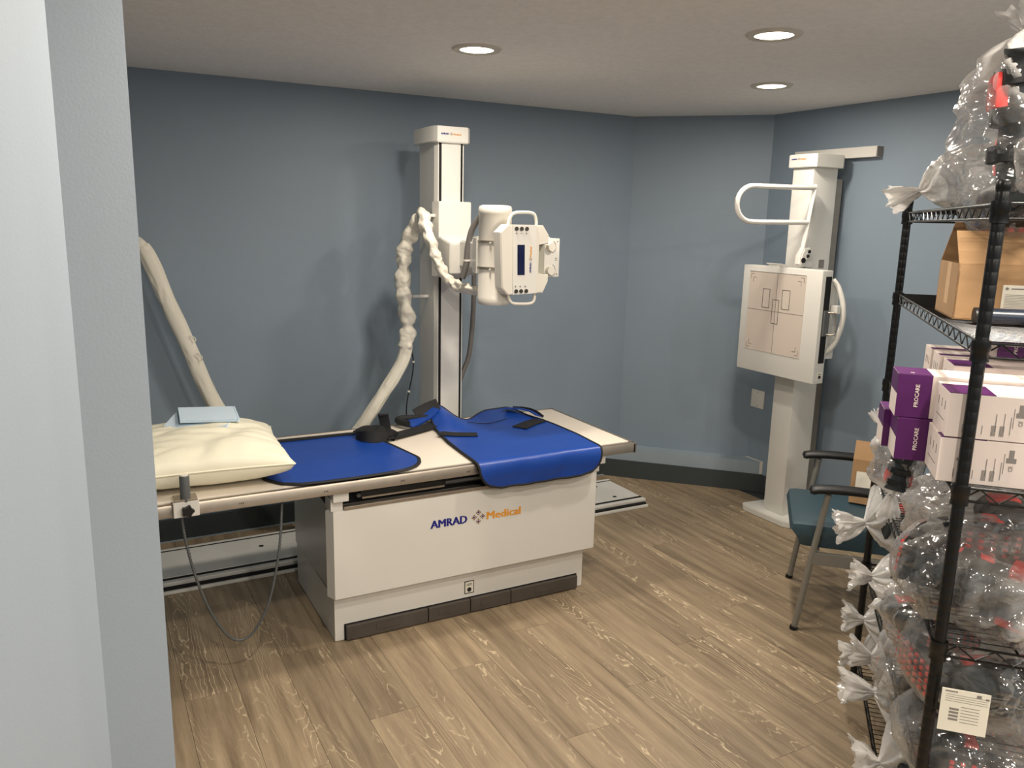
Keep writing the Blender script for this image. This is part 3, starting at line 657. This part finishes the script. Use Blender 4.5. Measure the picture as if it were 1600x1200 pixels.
def pad(x, y, z, rz, w_, d_, h_, tilt, label):
    t = thing('folded_pad', label, 'paper pad', (x, y, z), rz, 'pale blue folded pads on the pillow')
    bm = bm_new()
    for k in range(3):
        box(bm, -w_/2, w_/2-.004*k, -d_/2+.003*k, d_/2, k*h_/3, k*h_/3+h_/3*.7)
    pth = [(w_/2-.004, 0, h_*.1), (w_/2+.004, 0, h_*.5), (w_/2-.004, 0, h_*.9)]
    bm.transform(Matrix.Rotation(tilt[0], 4, 'X') @ Matrix.Rotation(tilt[1], 4, 'Y'))
    obj('folded_sheet', bm, M_pad, t, local=True)
    bm = bm_new(); tube(bm, [(w_/2-.004, -d_/2+.002, h_*.5), (w_/2-.004, d_/2-.002, h_*.5)], h_*.48, 10); bm.transform(Matrix.Rotation(tilt[0], 4, 'X') @ Matrix.Rotation(tilt[1], 4, 'Y')); obj('fold', bm, M_pad, t, 60, local=True)
pad(.385, 3.235, ZT+.178, math.radians(-20), .23, .20, .008, (math.radians(3), math.radians(1)), 'pale blue folded paper pad, lower one showing at the left on the pillow')
pad(.415, 3.255, ZT+.191, math.radians(-4), .215, .20, .010, (math.radians(2), math.radians(3)), 'pale blue folded paper pad lying on top of the other one')

# ------------------------------------------------------------------ wall stand
Wd = thing('wall_stand', 'white wall-mounted x-ray stand with square detector and u-shaped grab bar', 'x-ray wall stand', (3.5, 3.13, 0))
bm = bm_new(); prism(bm, [(3.36, 3.00), (3.385, 2.965), (3.68, 2.965), (3.68, 3.30), (3.385, 3.33), (3.36, 3.30)], 'z', 0, .035, .004); obj('base_plate', bm, M_white, Wd, 30)
bm = bm_new(); box(bm, 3.42, 3.60, 3.06, 3.20, .034, 1.965, .004); obj('column_body', bm, M_white, Wd, 30)
bx('back_rail', M_alu, Wd, (3.602, 3.66, 3.075, 3.185, .035, 1.90))
bm = bm_new(); prism(bm, [(3.40, 3.05), (3.41, 3.035), (3.60, 3.030), (3.63, 3.05), (3.63, 3.21), (3.40, 3.215)], 'z', 1.952, 2.02, .003); wc = obj('column_cap', bm, M_white, Wd, 30)
logo(wc, (3.3985, 3.198, 1.992), (0, -1, 0), (0, 0, 1), .0080)
bx('wall_bar', M_white, Wd, (3.655, 3.699, 2.88, 3.42, 2.008, 2.062), bev=.002)
bx('bar_end_cap', M_greyink, Wd, (3.656, 3.699, 2.874, 2.88, 2.010, 2.060))
# bucky
bm = bm_new(); box(bm, 3.27, 3.345, 2.808, 3.352, .858, 1.435, .005); bk = obj('detector_housing', bm, M_white, Wd, 30)
bx('rear_plate', M_white, Wd, (3.345, 3.42, 2.825, 3.30, .98, 1.37), bev=.004)
bx('face_panel', M_face, bk, (3.2675, 3.271, 2.908, 3.300, .975, 1.403))
bm = bm_new(); FX = 3.2668
def ln(y0, z0, y1, z1, w_=.0014):
    if abs(y0-y1) < 1e-6: box(bm, FX, FX+.001, y0-w_/2, y0+w_/2, min(z0, z1), max(z0, z1))
    else: box(bm, FX, FX+.001, min(y0, y1), max(y0, y1), z0-w_/2, z0+w_/2)
ln(2.908, 1.199, 3.300, 1.199); ln(3.098, .975, 3.098, 1.403)
ln(2.908, 1.403, 3.30, 1.403, .002)
def rect(y0, y1, z0, z1, w_=.0026):
    ln(y0, z0, y1, z0, w_); ln(y0, z1, y1, z1, w_); ln(y0, z0, y0, z1, w_); ln(y1, z0, y1, z1, w_)
rect(3.145, 3.193, 1.215, 1.315); rect(3.005, 3.057, 1.218, 1.318); rect(3.076, 3.120, 1.135, 1.262)
for cy, cz, sy, sz in ((3.288, 1.39, -1, -1), (2.920, 1.39, 1, -1), (3.288, .988, -1, 1), (2.920, .988, 1, 1)):
    for d in (0, .018):
        ln(cy+sy*d, cz+sz*d, cy+sy*(d+.022), cz+sz*d); ln(cy+sy*d, cz+sz*d, cy+sy*d, cz+sz*(d+.026))
obj('position_marks', bm, M_ink, bk)
bx('side_slot', M_slot, bk, (3.295, 3.335, 2.806, 2.812, .965, 1.405))
bx('cassette_tray', M_greyp, bk, (3.297, 3.333, 2.795, 2.808, 1.105, 1.235), bev=.002)
bm = bm_new(); tube(bm, smooth_path([(3.318, 2.80, 1.225), (3.335, 2.770, 1.225), (3.345, 2.765, 1.21), (3.345, 2.765, 1.13), (3.335, 2.770, 1.115), (3.318, 2.80, 1.115)], 4), .004, 8); obj('tray_handle', bm, M_alu, bk, 60)
bx('side_knob', M_white, bk, (3.346, 3.372, 2.765, 2.806, 1.22, 1.262), bev=.004)
bm = bm_new(); tube(bm, smooth_path([(3.38, 2.835, 1.385), (3.385, 2.80, 1.345), (3.39, 2.770, 1.27), (3.39, 2.762, 1.19), (3.385, 2.775, 1.11), (3.38, 2.80, 1.05), (3.37, 2.835, 1.01)], 7), .0135, 14); obj('side_handle', bm, M_white, bk, 60)
st = bx('corner_sticker', M_paper, bk, (3.300, 3.330, 2.8068, 2.8082, .880, .918))
bm = bm_new(); box(bm, 3.306, 3.324, 2.806, 2.807, .885, .900); box(bm, 3.306, 3.324, 2.806, 2.807, .906, .909); obj('sticker_print', bm, M_ink, st)
bm = bm_new(); box(bm, 3.285, 3.34, 3.11, 3.19, 1.435, 1.447, .003); box(bm, 3.28, 3.30, 3.10, 3.20, 1.447, 1.452, .002); obj('top_latch', bm, M_white, bk, 30)
# grab bar
bm = bm_new()
GY = 3.03
pts = [(3.405, GY, 1.845), (3.25, GY, 1.842), (3.05, GY, 1.840)]
for k in range(13):
    a = PI/2+PI*k/12; pts.append((2.975+.087*math.cos(a)*1.15, GY, 1.7525+.087*math.sin(a)))
pts += [(3.05, GY, 1.665), (3.25, GY, 1.667), (3.375, GY, 1.668)]
tube(bm, pts, .0125, 14); gb = obj('grab_bar', bm, M_white, Wd, 60)
bm = bm_new(); tube(bm, [(3.405, GY, 1.862), (3.375, GY, 1.668), (3.345, GY, 1.50)], .0125, 4, up=(1, .0, 0)); obj('bar_upright', bm, M_white, gb)
bm = bm_new(); prism(bm, [(3.325, 1.455), (3.355, 1.452), (3.385, 1.50), (3.392, 1.54), (3.345, 1.54), (3.325, 1.50)], 'y', 3.005, 3.052, .006); obj('pivot_block', bm, M_white, gb, 30)
bm = bm_new()
for x, z, r_ in ((3.340, 1.475, .014), (3.378, 1.520, .009), (3.370, 1.497, .009)): cyl(bm, (x, 3.000, z), (x, 3.006, z), r_, 16)
obj('black_cap', bm, M_slot, gb, 40)
bx('mount_arm', M_white, gb, (3.34, 3.425, 3.02, 3.07, 1.44, 1.47), bev=.003)
bx('column_window', M_greyink, Wd, (3.52, 3.56, 3.0585, 3.0605, 1.43, 1.475))

# ------------------------------------------------------------------ chair
CH = thing('armchair', 'teal vinyl chair with black arms and grey metal legs beside the wall stand', 'chair', (2.90, 2.14, 0), math.radians(45))
# local: +y forward (into the room), x to its left/right
def L(name, m, dims, bev=0, smooth=None): return bx(name, m, CH, dims, bev, smooth, True)
bm = bm_new(); box(bm, -.245, .245, -.22, .315, .355, .462, .036)
for v in bm.verts:
    if v.co.z < .41 and v.co.y > .2: v.co.y -= .03
obj('seat', bm, M_teal, CH, 50, True)
bm = bm_new(); box(bm, -.22, .22, -.31, -.25, .50, .88, .02)
for v in bm.verts: v.co.y -= (v.co.z-.5)*.18
obj('backrest', bm, M_teal, CH, 50, True)
for s in (-1, 1):
    x = s*.262
    bm = bm_new(); tube(bm, [(x, .265, .0), (x, .222, .34), (x, .185, .60)], .0112, 12, flat=(1, 1.15)); lg = obj('front_leg', bm, M_leg, CH, 60, True)
    bm = bm_new(); cyl(bm, (x, .267, .0), (x, .264, .014), .0165, 12); obj('foot_cap', bm, M_black, lg, 60, True)
    bm = bm_new(); tube(bm, [(x, -.30, .0), (x, -.24, .40), (x, -.23, .50), (x, -.30, .86)], .0112, 12); lg = obj('rear_leg', bm, M_leg, CH, 60, True)
    bm = bm_new(); cyl(bm, (x, -.302, .0), (x, -.299, .014), .0165, 12); obj('foot_cap', bm, M_black, lg, 60, True)
    bm = bm_new(); tube(bm, smooth_path([(x, .255, .606), (x, .22, .618), (x, .10, .624), (x, -.10, .618), (x, -.25, .606)], 5), lambda i, n, th: .025 if 1 < i < n-2 else .016, 14, flat=(.7, 1.3), up=(0, 0, 1)); obj('armrest', bm, M_black, CH, 60, True)
    L('side_rail', M_leg, (x-.01, x+.01, -.24, .225, .30, .350))
L('front_rail', M_leg, (-.262, .262, .195, .215, .325, .36), .002)
L('rear_rail', M_leg, (-.262, .262, -.24, -.22, .325, .36), .002)
# carton standing on the chair
CB = thing('small_carton', 'small brown carton with white labels standing on the chair by the armrest', 'cardboard box', (2.985, 2.235, .472), math.radians(32))
bm = bm_new(); prism(bm, [(-.07, 0), (.0, 0), (.03, .20), (-.005, .265), (-.045, .19)], 'y', -.045, .045); obj('carton_body', bm, M_card, CB, None, True)
bm = bm_new(); prism(bm, [(-.035, .15), (-.008, .15), (.0, .215), (-.012, .225), (-.028, .19)], 'y', -.0462, -.0445); obj('shipping_label', bm, M_paper, CB, None, True)
bm = bm_new(); box(bm, -.0012, .0002, -.035, .025, 0, .09); bm.transform(Matrix.Translation((-.067, 0, .05)) @ Matrix.Rotation(math.atan2(.025, .19), 4, 'Y')); obj('shipping_label', bm, M_paper, CB, None, True)
#@@SHELF
# ------------------------------------------------------------------ wire shelf unit, in its own frame
# local x runs from the near post to the far post, local y towards the room (shelf depth runs to -y)
TH = math.radians(43.5)
P1 = (1.572, .947, 0)
SH = thing('wire_shelving', 'tall black wire shelving unit at the right, holding boxes and bagged boots', 'shelving', P1, TH)
SL, SD = 1.22, .46
LEV = [1.70, 1.43, 1.13, .78, .45, .12]
for a, b in ((0, 0), (SL, 0), (0, -SD), (SL, -SD)):
    bm = bm_new(); prof = [(.0127, 0)]
    z = .02
    while z < 1.725:
        prof += [(.0127, z), (.01235, z+.0012), (.0127, z+.0024)]; z += .0254
    prof += [(.0127, 1.728), (.0135, 1.729), (.0135, 1.742), (.011, 1.745)]
    lathe(bm, (a, b, 0), prof, 16); po = obj('post', bm, M_blackm, SH, 50, True)
    for zl in LEV:
        bm = bm_new(); lathe(bm, (a, b, zl-.036), [(.0175, 0), (.0165, .02), (.0185, .022), (.0175, .042)], 16)
        obj('collar', bm, M_blackm, po, 50, True)
    bm = bm_new(); lathe(bm, (a, b, 0), [(.018, 0), (.018, .01), (.013, .014)], 16); obj('foot', bm, M_black, po, 50, True)
for zl in LEV:
    bm = bm_new()
    for (p, q) in (((0, 0), (SL, 0)), ((SL, 0), (SL, -SD)), ((SL, -SD), (0, -SD)), ((0, -SD), (0, 0))):
        cyl(bm, (*p, zl), (*q, zl), .003, 6); cyl(bm, (*p, zl-.028), (*q, zl-.028), .003, 6)
    sh = obj('shelf_rim', bm, M_blackm, SH, 60, True)
    bm = bm_new()
    for (p, q) in (((0, 0), (SL, 0)), ((SL, 0), (SL, -SD)), ((SL, -SD), (0, -SD)), ((0, -SD), (0, 0))):
        d = Vector((q[0]-p[0], q[1]-p[1], 0)); n = round(d.length/.035)
        pts = [Vector((p[0], p[1], zl-.001-(.026 if k % 2 else 0)))+d*k/n for k in range(n+1)]
        for a_, b_ in zip(pts, pts[1:]): cyl(bm, a_, b_, .0016, 5)
    o = obj('truss_wire', bm, M_blackm, sh, 60, True)
    bm = bm_new()
    k = .025
    while k < SL:
        cyl(bm, (k, 0, zl+.003), (k, -SD, zl+.003), .0014, 4); k += .0245
    for y in (-.15, -.31): cyl(bm, (0, y, zl-.001), (SL, y, zl-.001), .0028, 6)
    o = obj('deck_wires', bm, M_blackm, sh, 60, True); o['kind'] = 'stuff'
CT, ST = math.cos(TH), math.sin(TH)
def SW(a, t, z): return Vector((P1[0]+a*CT+t*ST, P1[1]+a*ST-t*CT, z))

# cartons on the third shelf
ZB = 1.13+.0045
def carton(s0, s1, t0, t1, z0, h, label, kind, text_on=None, name='product_box'):
    c = SW(s0, t0, z0)
    o = thing(name, label, 'product box', c, TH, 'purple and white cartons on the shelf')
    wd, dp = t1-t0, s1-s0
    # local: x = depth along s, -y = along t
    bm = bm_new(); box(bm, 0, dp, -wd, 0, 0, h, .0012)
    obj('carton_body', bm, M_box, o, None, True)
    if kind == 'purple':
        wp_ = min(wd, .070)
        bm = bm_new(); box(bm, -.0007, .0002, -wp_, -.0005, 0.0005, h-.0005); box(bm, 0, dp, -wp_, -.0005, h-.0003, h+.0006); box(bm, 0, dp, -.0002, .0007, h*.55, h-.0005)
        obj('purple_panel', bm, M_purple, o, None, True)
        text('lettering', 'PROCARE', .0118, frame((-.0012, -.045, h*.25), (0, 0, 1), (0, 1, 0)), M_box, o, .0001, True, sx=1.0)
        text('lettering', '//', .010, frame((dp*.2, -.034, h+.0009), (1, 0, 0), (0, 1, 0)), M_box, o, .0003, True)
    else:
        bm = bm_new(); box(bm, 0, dp*(.75 if kind == 'stripe' else .3), -.085, -.0005, h-.0003, h+.0006); obj('purple_panel', bm, M_purple, o, None, True)
    if kind != 'purple':
        bm = bm_new()
        def bar(y0, y1, z0_, z1_): box(bm, -.0006, .0001, -y1, -y0, z0_, z1_)
        bar(.034, .038, h*.50, h*.57)
        for y in (.030, .052, .066): bar(y, y+.0012, h*.12, h*.32)
        for y in (.040, .043): bar(y, y+.0008, h*.55, h*.8)
        for k in range(5): bar(.083+.0018*k, .084+.0018*k, h*.10, h*.34); bar(.098+.0018*k, .099+.0018*k, h*.10, h*.34)
        bar(.089, .0905, h*.2, h*.6); bar(.104, .1052, h*.2, h*.62); bar(.116, .1172, h*.15, h*.55); bar(.120, .121, h*.3, h*.75)
        obj('small_print', bm, M_greyink, o, None, True)['kind'] = 'stuff'
        bm = bm_new(); box(bm, -.0006, .0001, -.142, -.124, h*.55, h*.66); box(bm, -.0006, .0001, -.137, -.128, h*.66, h*.84); obj('stamp_print', bm, M_greyink, o, None, True)
        text('lettering', 'CE', .010, frame((-.0008, -.137, h*.36), (0, 0, 1), (0, 1, 0)), M_greyink, o, 0, True)
        bm = bm_new()
        for k in range(3): box(bm, dp*(.2+.25*k), dp*(.2+.25*k)+.004, -.0001, .0006, h*.55, h*.75)
        box(bm, dp*.2, dp*.8, -.0001, .0006, h*.3, h*.32); obj('side_print', bm, M_greyink, o, None, True)['kind'] = 'stuff'
    return o
carton(.018, .155, -.046, .30, ZB, .094, 'white product box at the bottom front of the stack, right above the shelf wires', 'white')
carton(.018, .155, -.040, .30, ZB+.096, .092, 'white product box with dense print, upper of the front pair by the near post', 'stripe')
carton(.158, .165+.0, -.046, .30, ZB, .09, 'x', 'white') if False else None
carton(.160, .262, -.110, .24, ZB, .096, 'purple-ended product box, lower of the two with large white lettering', 'purple')
carton(.165, .262, -.118, .23, ZB+.098, .098, 'purple-ended product box, upper of the two with large white lettering', 'purple')
carton(.268, .365, -.125, .22, ZB, .090, 'purple-sided product box peeking out behind the lower lettered one', 'purple')
carton(.37, .50, .03, .40, ZB+.098, .094, 'white box with purple stripe in the middle of the stack top', 'stripe')
carton(.51, .60, .022, .23, ZB+.098, .098, 'white box with two purple corner patches at the back left of the stack', 'purple' if False else 'white')
carton(.61, .70, .018, .23, ZB+.098, .100, 'rearmost white box at the back left of the stack, by the far post', 'white')
carton(.38, .70, .03, .40, ZB, .094, 'large white box underneath the back boxes of the stack', 'white')
carton(.72, .82, .16, .42, ZB+.0, .20, 'tall white box behind the near post, under the middle shelf', 'white')
carton(.49, .60, .145, .40, ZB+.198, .058, 'narrow purple-ended box lying highest on the stack, right of the post', 'purple')

# brown carton on the middle shelf
ZM = 1.43+.0045
BC = thing('open_carton', 'open brown cardboard box with raised flaps on the middle shelf', 'cardboard box', SW(.412, .02, ZM), TH)
dp, wd, h = .24, .46, .135; tk = .004
bm = bm_new()
box(bm, 0, dp, -wd, 0, 0, tk); box(bm, 0, tk, -wd, 0, 0, h); box(bm, dp-tk, dp, -wd, 0, 0, h); box(bm, 0, dp, -tk, 0, 0, h); box(bm, 0, dp, -wd, -wd+tk, 0, h)
obj('carton_body', bm, M_card, BC, None, True)
def flap(p0, p1, p2, p3):
    bm = bm_new(); a = [Vector(p) for p in (p0, p1, p2, p3)]; n = (a[1]-a[0]).cross(a[3]-a[0]).normalized()*.0018
    v0 = [bm.verts.new(p-n) for p in a]; v1 = [bm.verts.new(p+n) for p in a]
    bm.faces.new(v0[::-1]); bm.faces.new(v1)
    for i in range(4): bm.faces.new((v0[i], v0[(i+1) % 4], v1[(i+1) % 4], v1[i]))
    obj('flap', bm, M_card, BC, None, True)
flap((.002, 0, h), (.002, -wd, h), (.02, -wd, h+.078), (.015, .012, h+.078))
flap((dp-.002, 0, h), (dp-.002, -wd, h), (dp-.03, -wd, h+.10), (dp-.03, -.018, h+.10))
bm = bm_new(); box(bm, dp*.35, dp*.55, -.0002, .0006, .03, h); obj('tape', bm, M_tape, BC, None, True)
bm = bm_new(); box(bm, -.0008, 0, -.24, -.10, .030, .088, 0); lb = obj('shipping_label', bm, M_paper, BC, None, True)
bm = bm_new()
for k in range(9): box(bm, -.0012, -.0006, -.158, -.106, .034+.0038*k, .0352+.0038*k)
for k in range(9): box(bm, -.0012, -.0006, -.22, -.168, .034+.0038*k, .0352+.0038*k)
box(bm, -.0012, -.0006, -.16, -.118, .078, .081); cyl(bm, (-.0014, -.109, .0795), (-.0006, -.109, .0795), .0035, 10); obj('label_print', bm, M_greyink, lb, None, True)
NR = thing('rolled_brace', 'dark navy rolled brace lying in front of the open carton', 'brace', SW(.33, .05, ZM), TH)
bm = bm_new(); tube(bm, [(0, 0, .020), (.003, -.12, .021), (-.002, -.25, .020), (0, -.38, .021)], .019, 16, flat=(.95, 1.3), up=(0, 0, 1)); obj('brace_roll', bm, M_navy, NR, 60, True)
bm = bm_new(); tube(bm, [(0, .001, .020), (0, -.012, .020)], .0195, 16, flat=(.95, 1.3), up=(0, 0, 1)); obj('end_band', bm, M_black, NR, 60, True)

# ------------------------------------------------------------------ boots in clear plastic bags
def boot_mesh():
    """walker boot: local x = toe, z = up; heel at the origin"""
    parts = {}
    bm = bm_new()      # sole: rocker outline
    pts = [(-.06, .012), (-.045, .0), (.02, -.004), (.09, -.004), (.16, .004), (.215, .025), (.215, .04), (.16, .028), (.09, .024), (-.05, .026)]
    prism(bm, pts, 'y', -.05, .05, .004); parts['sole'] = (bm, M_boot)
    bm = bm_new()      # treads
    for k in range(8):
        for j in range(5):
            x = -.03+.030*k; box(bm, x, x+.012, -.042+.018*j, -.034+.018*j, -.010+(.02*(max(0, k-4)/4)**2), .004+(.02*(max(0, k-4)/4)**2))
    parts['tread'] = (bm, M_red)
    bm = bm_new(); tube(bm, smooth_path([(-.035, 0, .03), (-.02, 0, .10), (-.015, 0, .20), (-.025, 0, .30), (-.03, 0, .33)], 5), lambda i, n, th: .056+.014*i/n+.002*math.sin(i*1.1), 16, flat=(1, .85)); parts['shaft'] = (bm, M_bootl)
    bm = bm_new(); tube(bm, smooth_path([(-.045, 0, .055), (.03, 0, .062), (.12, 0, .055), (.18, 0, .045)], 5), lambda i, n, th: (.05 if i < n-4 else .05-.007*(i-n+5)), 16, flat=(.8, 1)); parts['foot_shell'] = (bm, M_boot)
    for nm, z in (('strap', .13), ('strap', .21), ('strap', .28)):
        pass
    bm = bm_new()
    for z in (.12, .19, .26): lathe(bm, (-.018, 0, z), [(.064, 0), (.070, .002), (.070, .032), (.064, .034)], 18)
    parts['strap_bands'] = (bm, M_boot)
    bm = bm_new(); box(bm, -.05, .03, .045, .072, .22, .29, .012); box(bm, -.05, .03, -.072, -.045, .22, .29, .012); parts['side_pads'] = (bm, M_red)
    bm = bm_new(); box(bm, .03, .075, -.040, .040, .10, .18, .012); parts['pad_insert'] = (bm, M_red)
    return parts
BM = None
def place_boot(mtx, label):
    global BM
    o = bpy.data.objects.new('walking_boot', None); COL.objects.link(o); o.matrix_world = mtx
    tag(o, label, 'boot', 'medical boots packed in plastic bags')
    if BM is None:
        BM = []
        for nm, (bm, m) in boot_mesh().items(): BM.append(obj(nm, bm, m, o, 40, True))
    else:
        for p in BM:
            c = p.copy(); COL.objects.link(c); c.parent = o
    return o
def bag(name_, s, t, z, ln_, wd, ht, d, seed, label, tail=.07, up=(0, 0, 1), knot=True, haze=.0):
    """clear bag; body centre at shelf coordinates (s,t,z), neck pointing along world vector d"""
    R_ = random.Random(seed); c = SW(s, t, z); d = Vector(d).normalized(); tail *= R_.uniform(.65, 1.2)*(1.7 if seed in (4, 14) else 1)
    d = (d+Vector((R_.uniform(-.12, .12), R_.uniform(-.12, .12), R_.uniform(-.22, .12)))).normalized(); u = Vector(up); u = (u-d*u.dot(d)).normalized(); sd = d.cross(u)
    NU, NTH = 46, 56; bm = bm_new(); hz_ = []; rings = []
    ph = R_.random()*6; R_tail = R_.uniform(.30, .58)
    for i in range(NU+1):
        k = i/NU; x = (-.5+k*1.0)*ln_
        if k < .78:
            q = k/.78; prof = math.sin(PI*min(.5, (q*1.3+.0001)))**.42 if q < .72 else 1-.93*((q-.72)/.28)**1.5
        else:
            q = (k-.78)/.22; prof = .06+R_tail*q**1.1*(1-.15*q)
            x = .28*ln_+q*tail
        if k < .78: x = -.5*ln_+(k/.78)*.78*ln_
        if not knot and k > .6: prof = .75-.5*(k-.6)
        near = math.exp(-((k-.78)/.16)**2) if knot else .3
        hzv = near*.8+(.5 if k > .78 else 0)
        sag = -.0
        ring = []
        for j in range(NTH):
            th = 2*PI*j/NTH; cs, sn = math.cos(th), math.sin(th)
            a = abs(cs)**.75*(1 if cs > 0 else -1); b = abs(sn)**.75*(1 if sn > 0 else -1)
            rad = prof*(1+near*.35*math.sin(th*9+ph+3*math.sin(k*9))*(1 if k > .5 else .3))
            nv = Vector((x*11+seed, cs*1.8, sn*1.8)); m1 = noise.noise(nv); m2 = noise.noise(nv*2.7)
            rdg = (abs(noise.noise(Vector((x*9+seed, th*1.6+x*14, seed*1.7)))))
            rad *= 1+.16*m1+.10*m2-.16*max(0, .22-rdg)/.22
            if k > .78: rad *= 1+.25*math.sin(th*5+ph+k*8)
            p = c+d*(x+.02*m2*(k > .8))+u*(a*ht/2*rad)+sd*(b*wd/2*rad)
            if not knot: pass
            ring.append(bm.verts.new(p)); hz_.append(min(.92, hzv+haze))
        rings.append(ring)
    for A_, B_ in zip(rings, rings[1:]):
        for j in range(NTH): bm.faces.new((A_[j], A_[(j+1) % NTH], B_[(j+1) % NTH], B_[j]))
    bm.faces.new(rings[0][::-1])
    o = obj(name_, bm, M_film, None, 180)
    if len(hz_) < len(o.data.vertices): hz_ += [0]*(len(o.data.vertices)-len(hz_))
    at = o.data.attributes.new('haze', 'FLOAT', 'POINT'); at.data.foreach_set('value', hz_[:len(o.data.vertices)])
    tag(o, label, 'plastic bag', 'clear plastic bags on the shelving')
    return o
sv = Vector((CT, ST, 0)); tv = Vector((ST, -CT, 0)); zv = Vector((0, 0, 1))
def boot_at(c, toe, up, label, sc=1.0):
    x = Vector(toe).normalized(); z_ = Vector(up); z_ = (z_-x*z_.dot(x)).normalized(); y = z_.cross(x)
    m = Matrix((x, y, z_)).transposed().to_4x4()
    return place_boot(Matrix.Translation(c) @ m @ Matrix.Scale(sc, 4) @ Matrix.Translation((-.06, 0, -.15)), label)
BAGS = [
 (.52, .13, 1.94, .66, .27, .32, zv*.95-tv*.03, 1, 'tall clear bag with pointed top on the top shelf, reaching the ceiling', 1),
 (.98, .10, 1.80, .40, .34, .16, -tv*1+sv*.2-zv*.1, 2, 'low crumpled clear bag at the left end of the top shelf', 0),
 (.42, .24, 1.80, .44, .32, .20, sv*.8-tv*.3, 3, 'bulky clear bag low on the top shelf behind the near post', 1),
 (1.05, .08, .70, .46, .34, .24, -tv-zv*.1, 4, 'bag with a bushy white knot in front of the chair seat', 1),
 (1.14, .02, .93, .17, .13, .12, zv-tv*.5, 5, 'small clear bag sticking out below the purple boxes, by the far post', 0),
 (.80, .00, .93, .28, .13, .14, -zv-tv*.15, 6, 'narrow smoky bag hanging directly below the purple boxes', 2),
 (.42, .14, .93, .46, .34, .24, sv-tv*.1, 7, 'large smoky clear bag under the white boxes, behind the near post', 1),
 (.72, .08, .60, .46, .32, .20, -tv+zv*.05, 8, 'bag with a white twisted knot just below the bushy knotted one', 1),
 (.16, .17, .875, .52, .40, .20, tv*.8-sv*.35-zv*.1, 9, 'clear bag whose white knot points right, at the right edge', 1),
 (.30, .02, .70, .30, .22, .16, -tv*.3+sv, 10, 'pale puffy bag just left of the near post at mid height', 1),
 (.95, .10, .36, .44, .30, .16, -tv, 11, 'bag with a tight white knot above the floor-level bags, tread visible', 3),
 (.98, .10, .24, .42, .28, .15, -tv-zv*.05, 12, 'bag with a small white knot directly under the treaded boot', 1),
 (.72, .10, .335, .44, .32, .20, -tv, 13, 'bag with a pointed white knot over bare floor, third knot down', 1),
 (.50, .09, .35, .46, .32, .20, -tv*1-sv*.1-zv*.05, 14, 'lowest bag with a broad ruffled knot near the frame bottom', 1),
 (.40, .06, .55, .40, .22, .26, zv+tv*.1, 15, 'upright clear bag left of the near post in the lower half', 1),
 (.30, .08, .30, .42, .28, .22, -tv-zv*.2, 16, 'clear bag with red patch at the frame bottom, left of the post', 1),
 (.20, .20, .64, .50, .36, .24, sv*.3+tv, 17, 'large clear bag carrying a white printed label, right of the post', 1),
 (.62, .26, .62, .48, .36, .24, tv+sv*.2, 19, 'dark filled clear bag deep on the shelf behind the labelled one', 1),  # bag and boot added to make this compartment dark
 (.14, .20, .46, .50, .36, .18, tv, 18, 'clear bag at the lower right with a red-dotted sole inside', 3),
]
for i, q in enumerate(BAGS):
    s, t, z, ln_, wd, ht, d, seed, lab, kind = q
    bag('plastic_bag', s, t, z, ln_, wd, ht, d, seed, lab)
    dn = d.normalized(); c = SW(s, t, z)-dn*.15*ln_
    if not kind: continue
    sc = .80*.78*ln_/.34
    if abs(dn.z) < .7: toe = zv.cross(dn)*(1 if seed % 2 else -1)
    else: toe = sv
    sd_ = lab.replace('bag ', 'bag ')
    wh = {1: 'dark walking boot sealed inside the ', 2: 'small dark walking boot inside the ', 3: 'dark boot with red tread inside the '}[kind]
    if kind == 3: x_, u_ = (tv if dn.dot(tv) > 0 else -tv), sv      # sole turned to the near end
    else: x_, u_ = toe, dn
    boot_at(c, x_, u_, wh+' '.join(lab.split()[:9]), sc*(.8 if kind == 3 else 1))
# paper label on the near bag
PLb = thing('printed_label', 'white printed instruction sheet on the bag right of the near post', 'label sheet', SW(-.035, .010, .60), TH)
bm = bm_new(); box(bm, -.0006, .0006, -.092, 0, 0, .098); obj('sheet', bm, M_paper, PLb, None, True)
bm = bm_new()
for k in range(4): box(bm, -.001, -.0006, -.036, -.018, .026+.008*k, .031+.008*k)
for k in range(6): box(bm, -.001, -.0006, -.075, -.040, .024+.007*k, .0252+.007*k)
for k in range(4): box(bm, -.001, -.0006, -.088, -.008, .070+.005*k, .0708+.005*k)
box(bm, -.001, -.0006, -.030, -.006, .091, .094); box(bm, -.001, -.0006, -.075, -.066, .086, .093); box(bm, -.001, -.0006, -.090, -.083, .084, .088)
obj('sheet_print', bm, M_greyink, PLb, None, True)
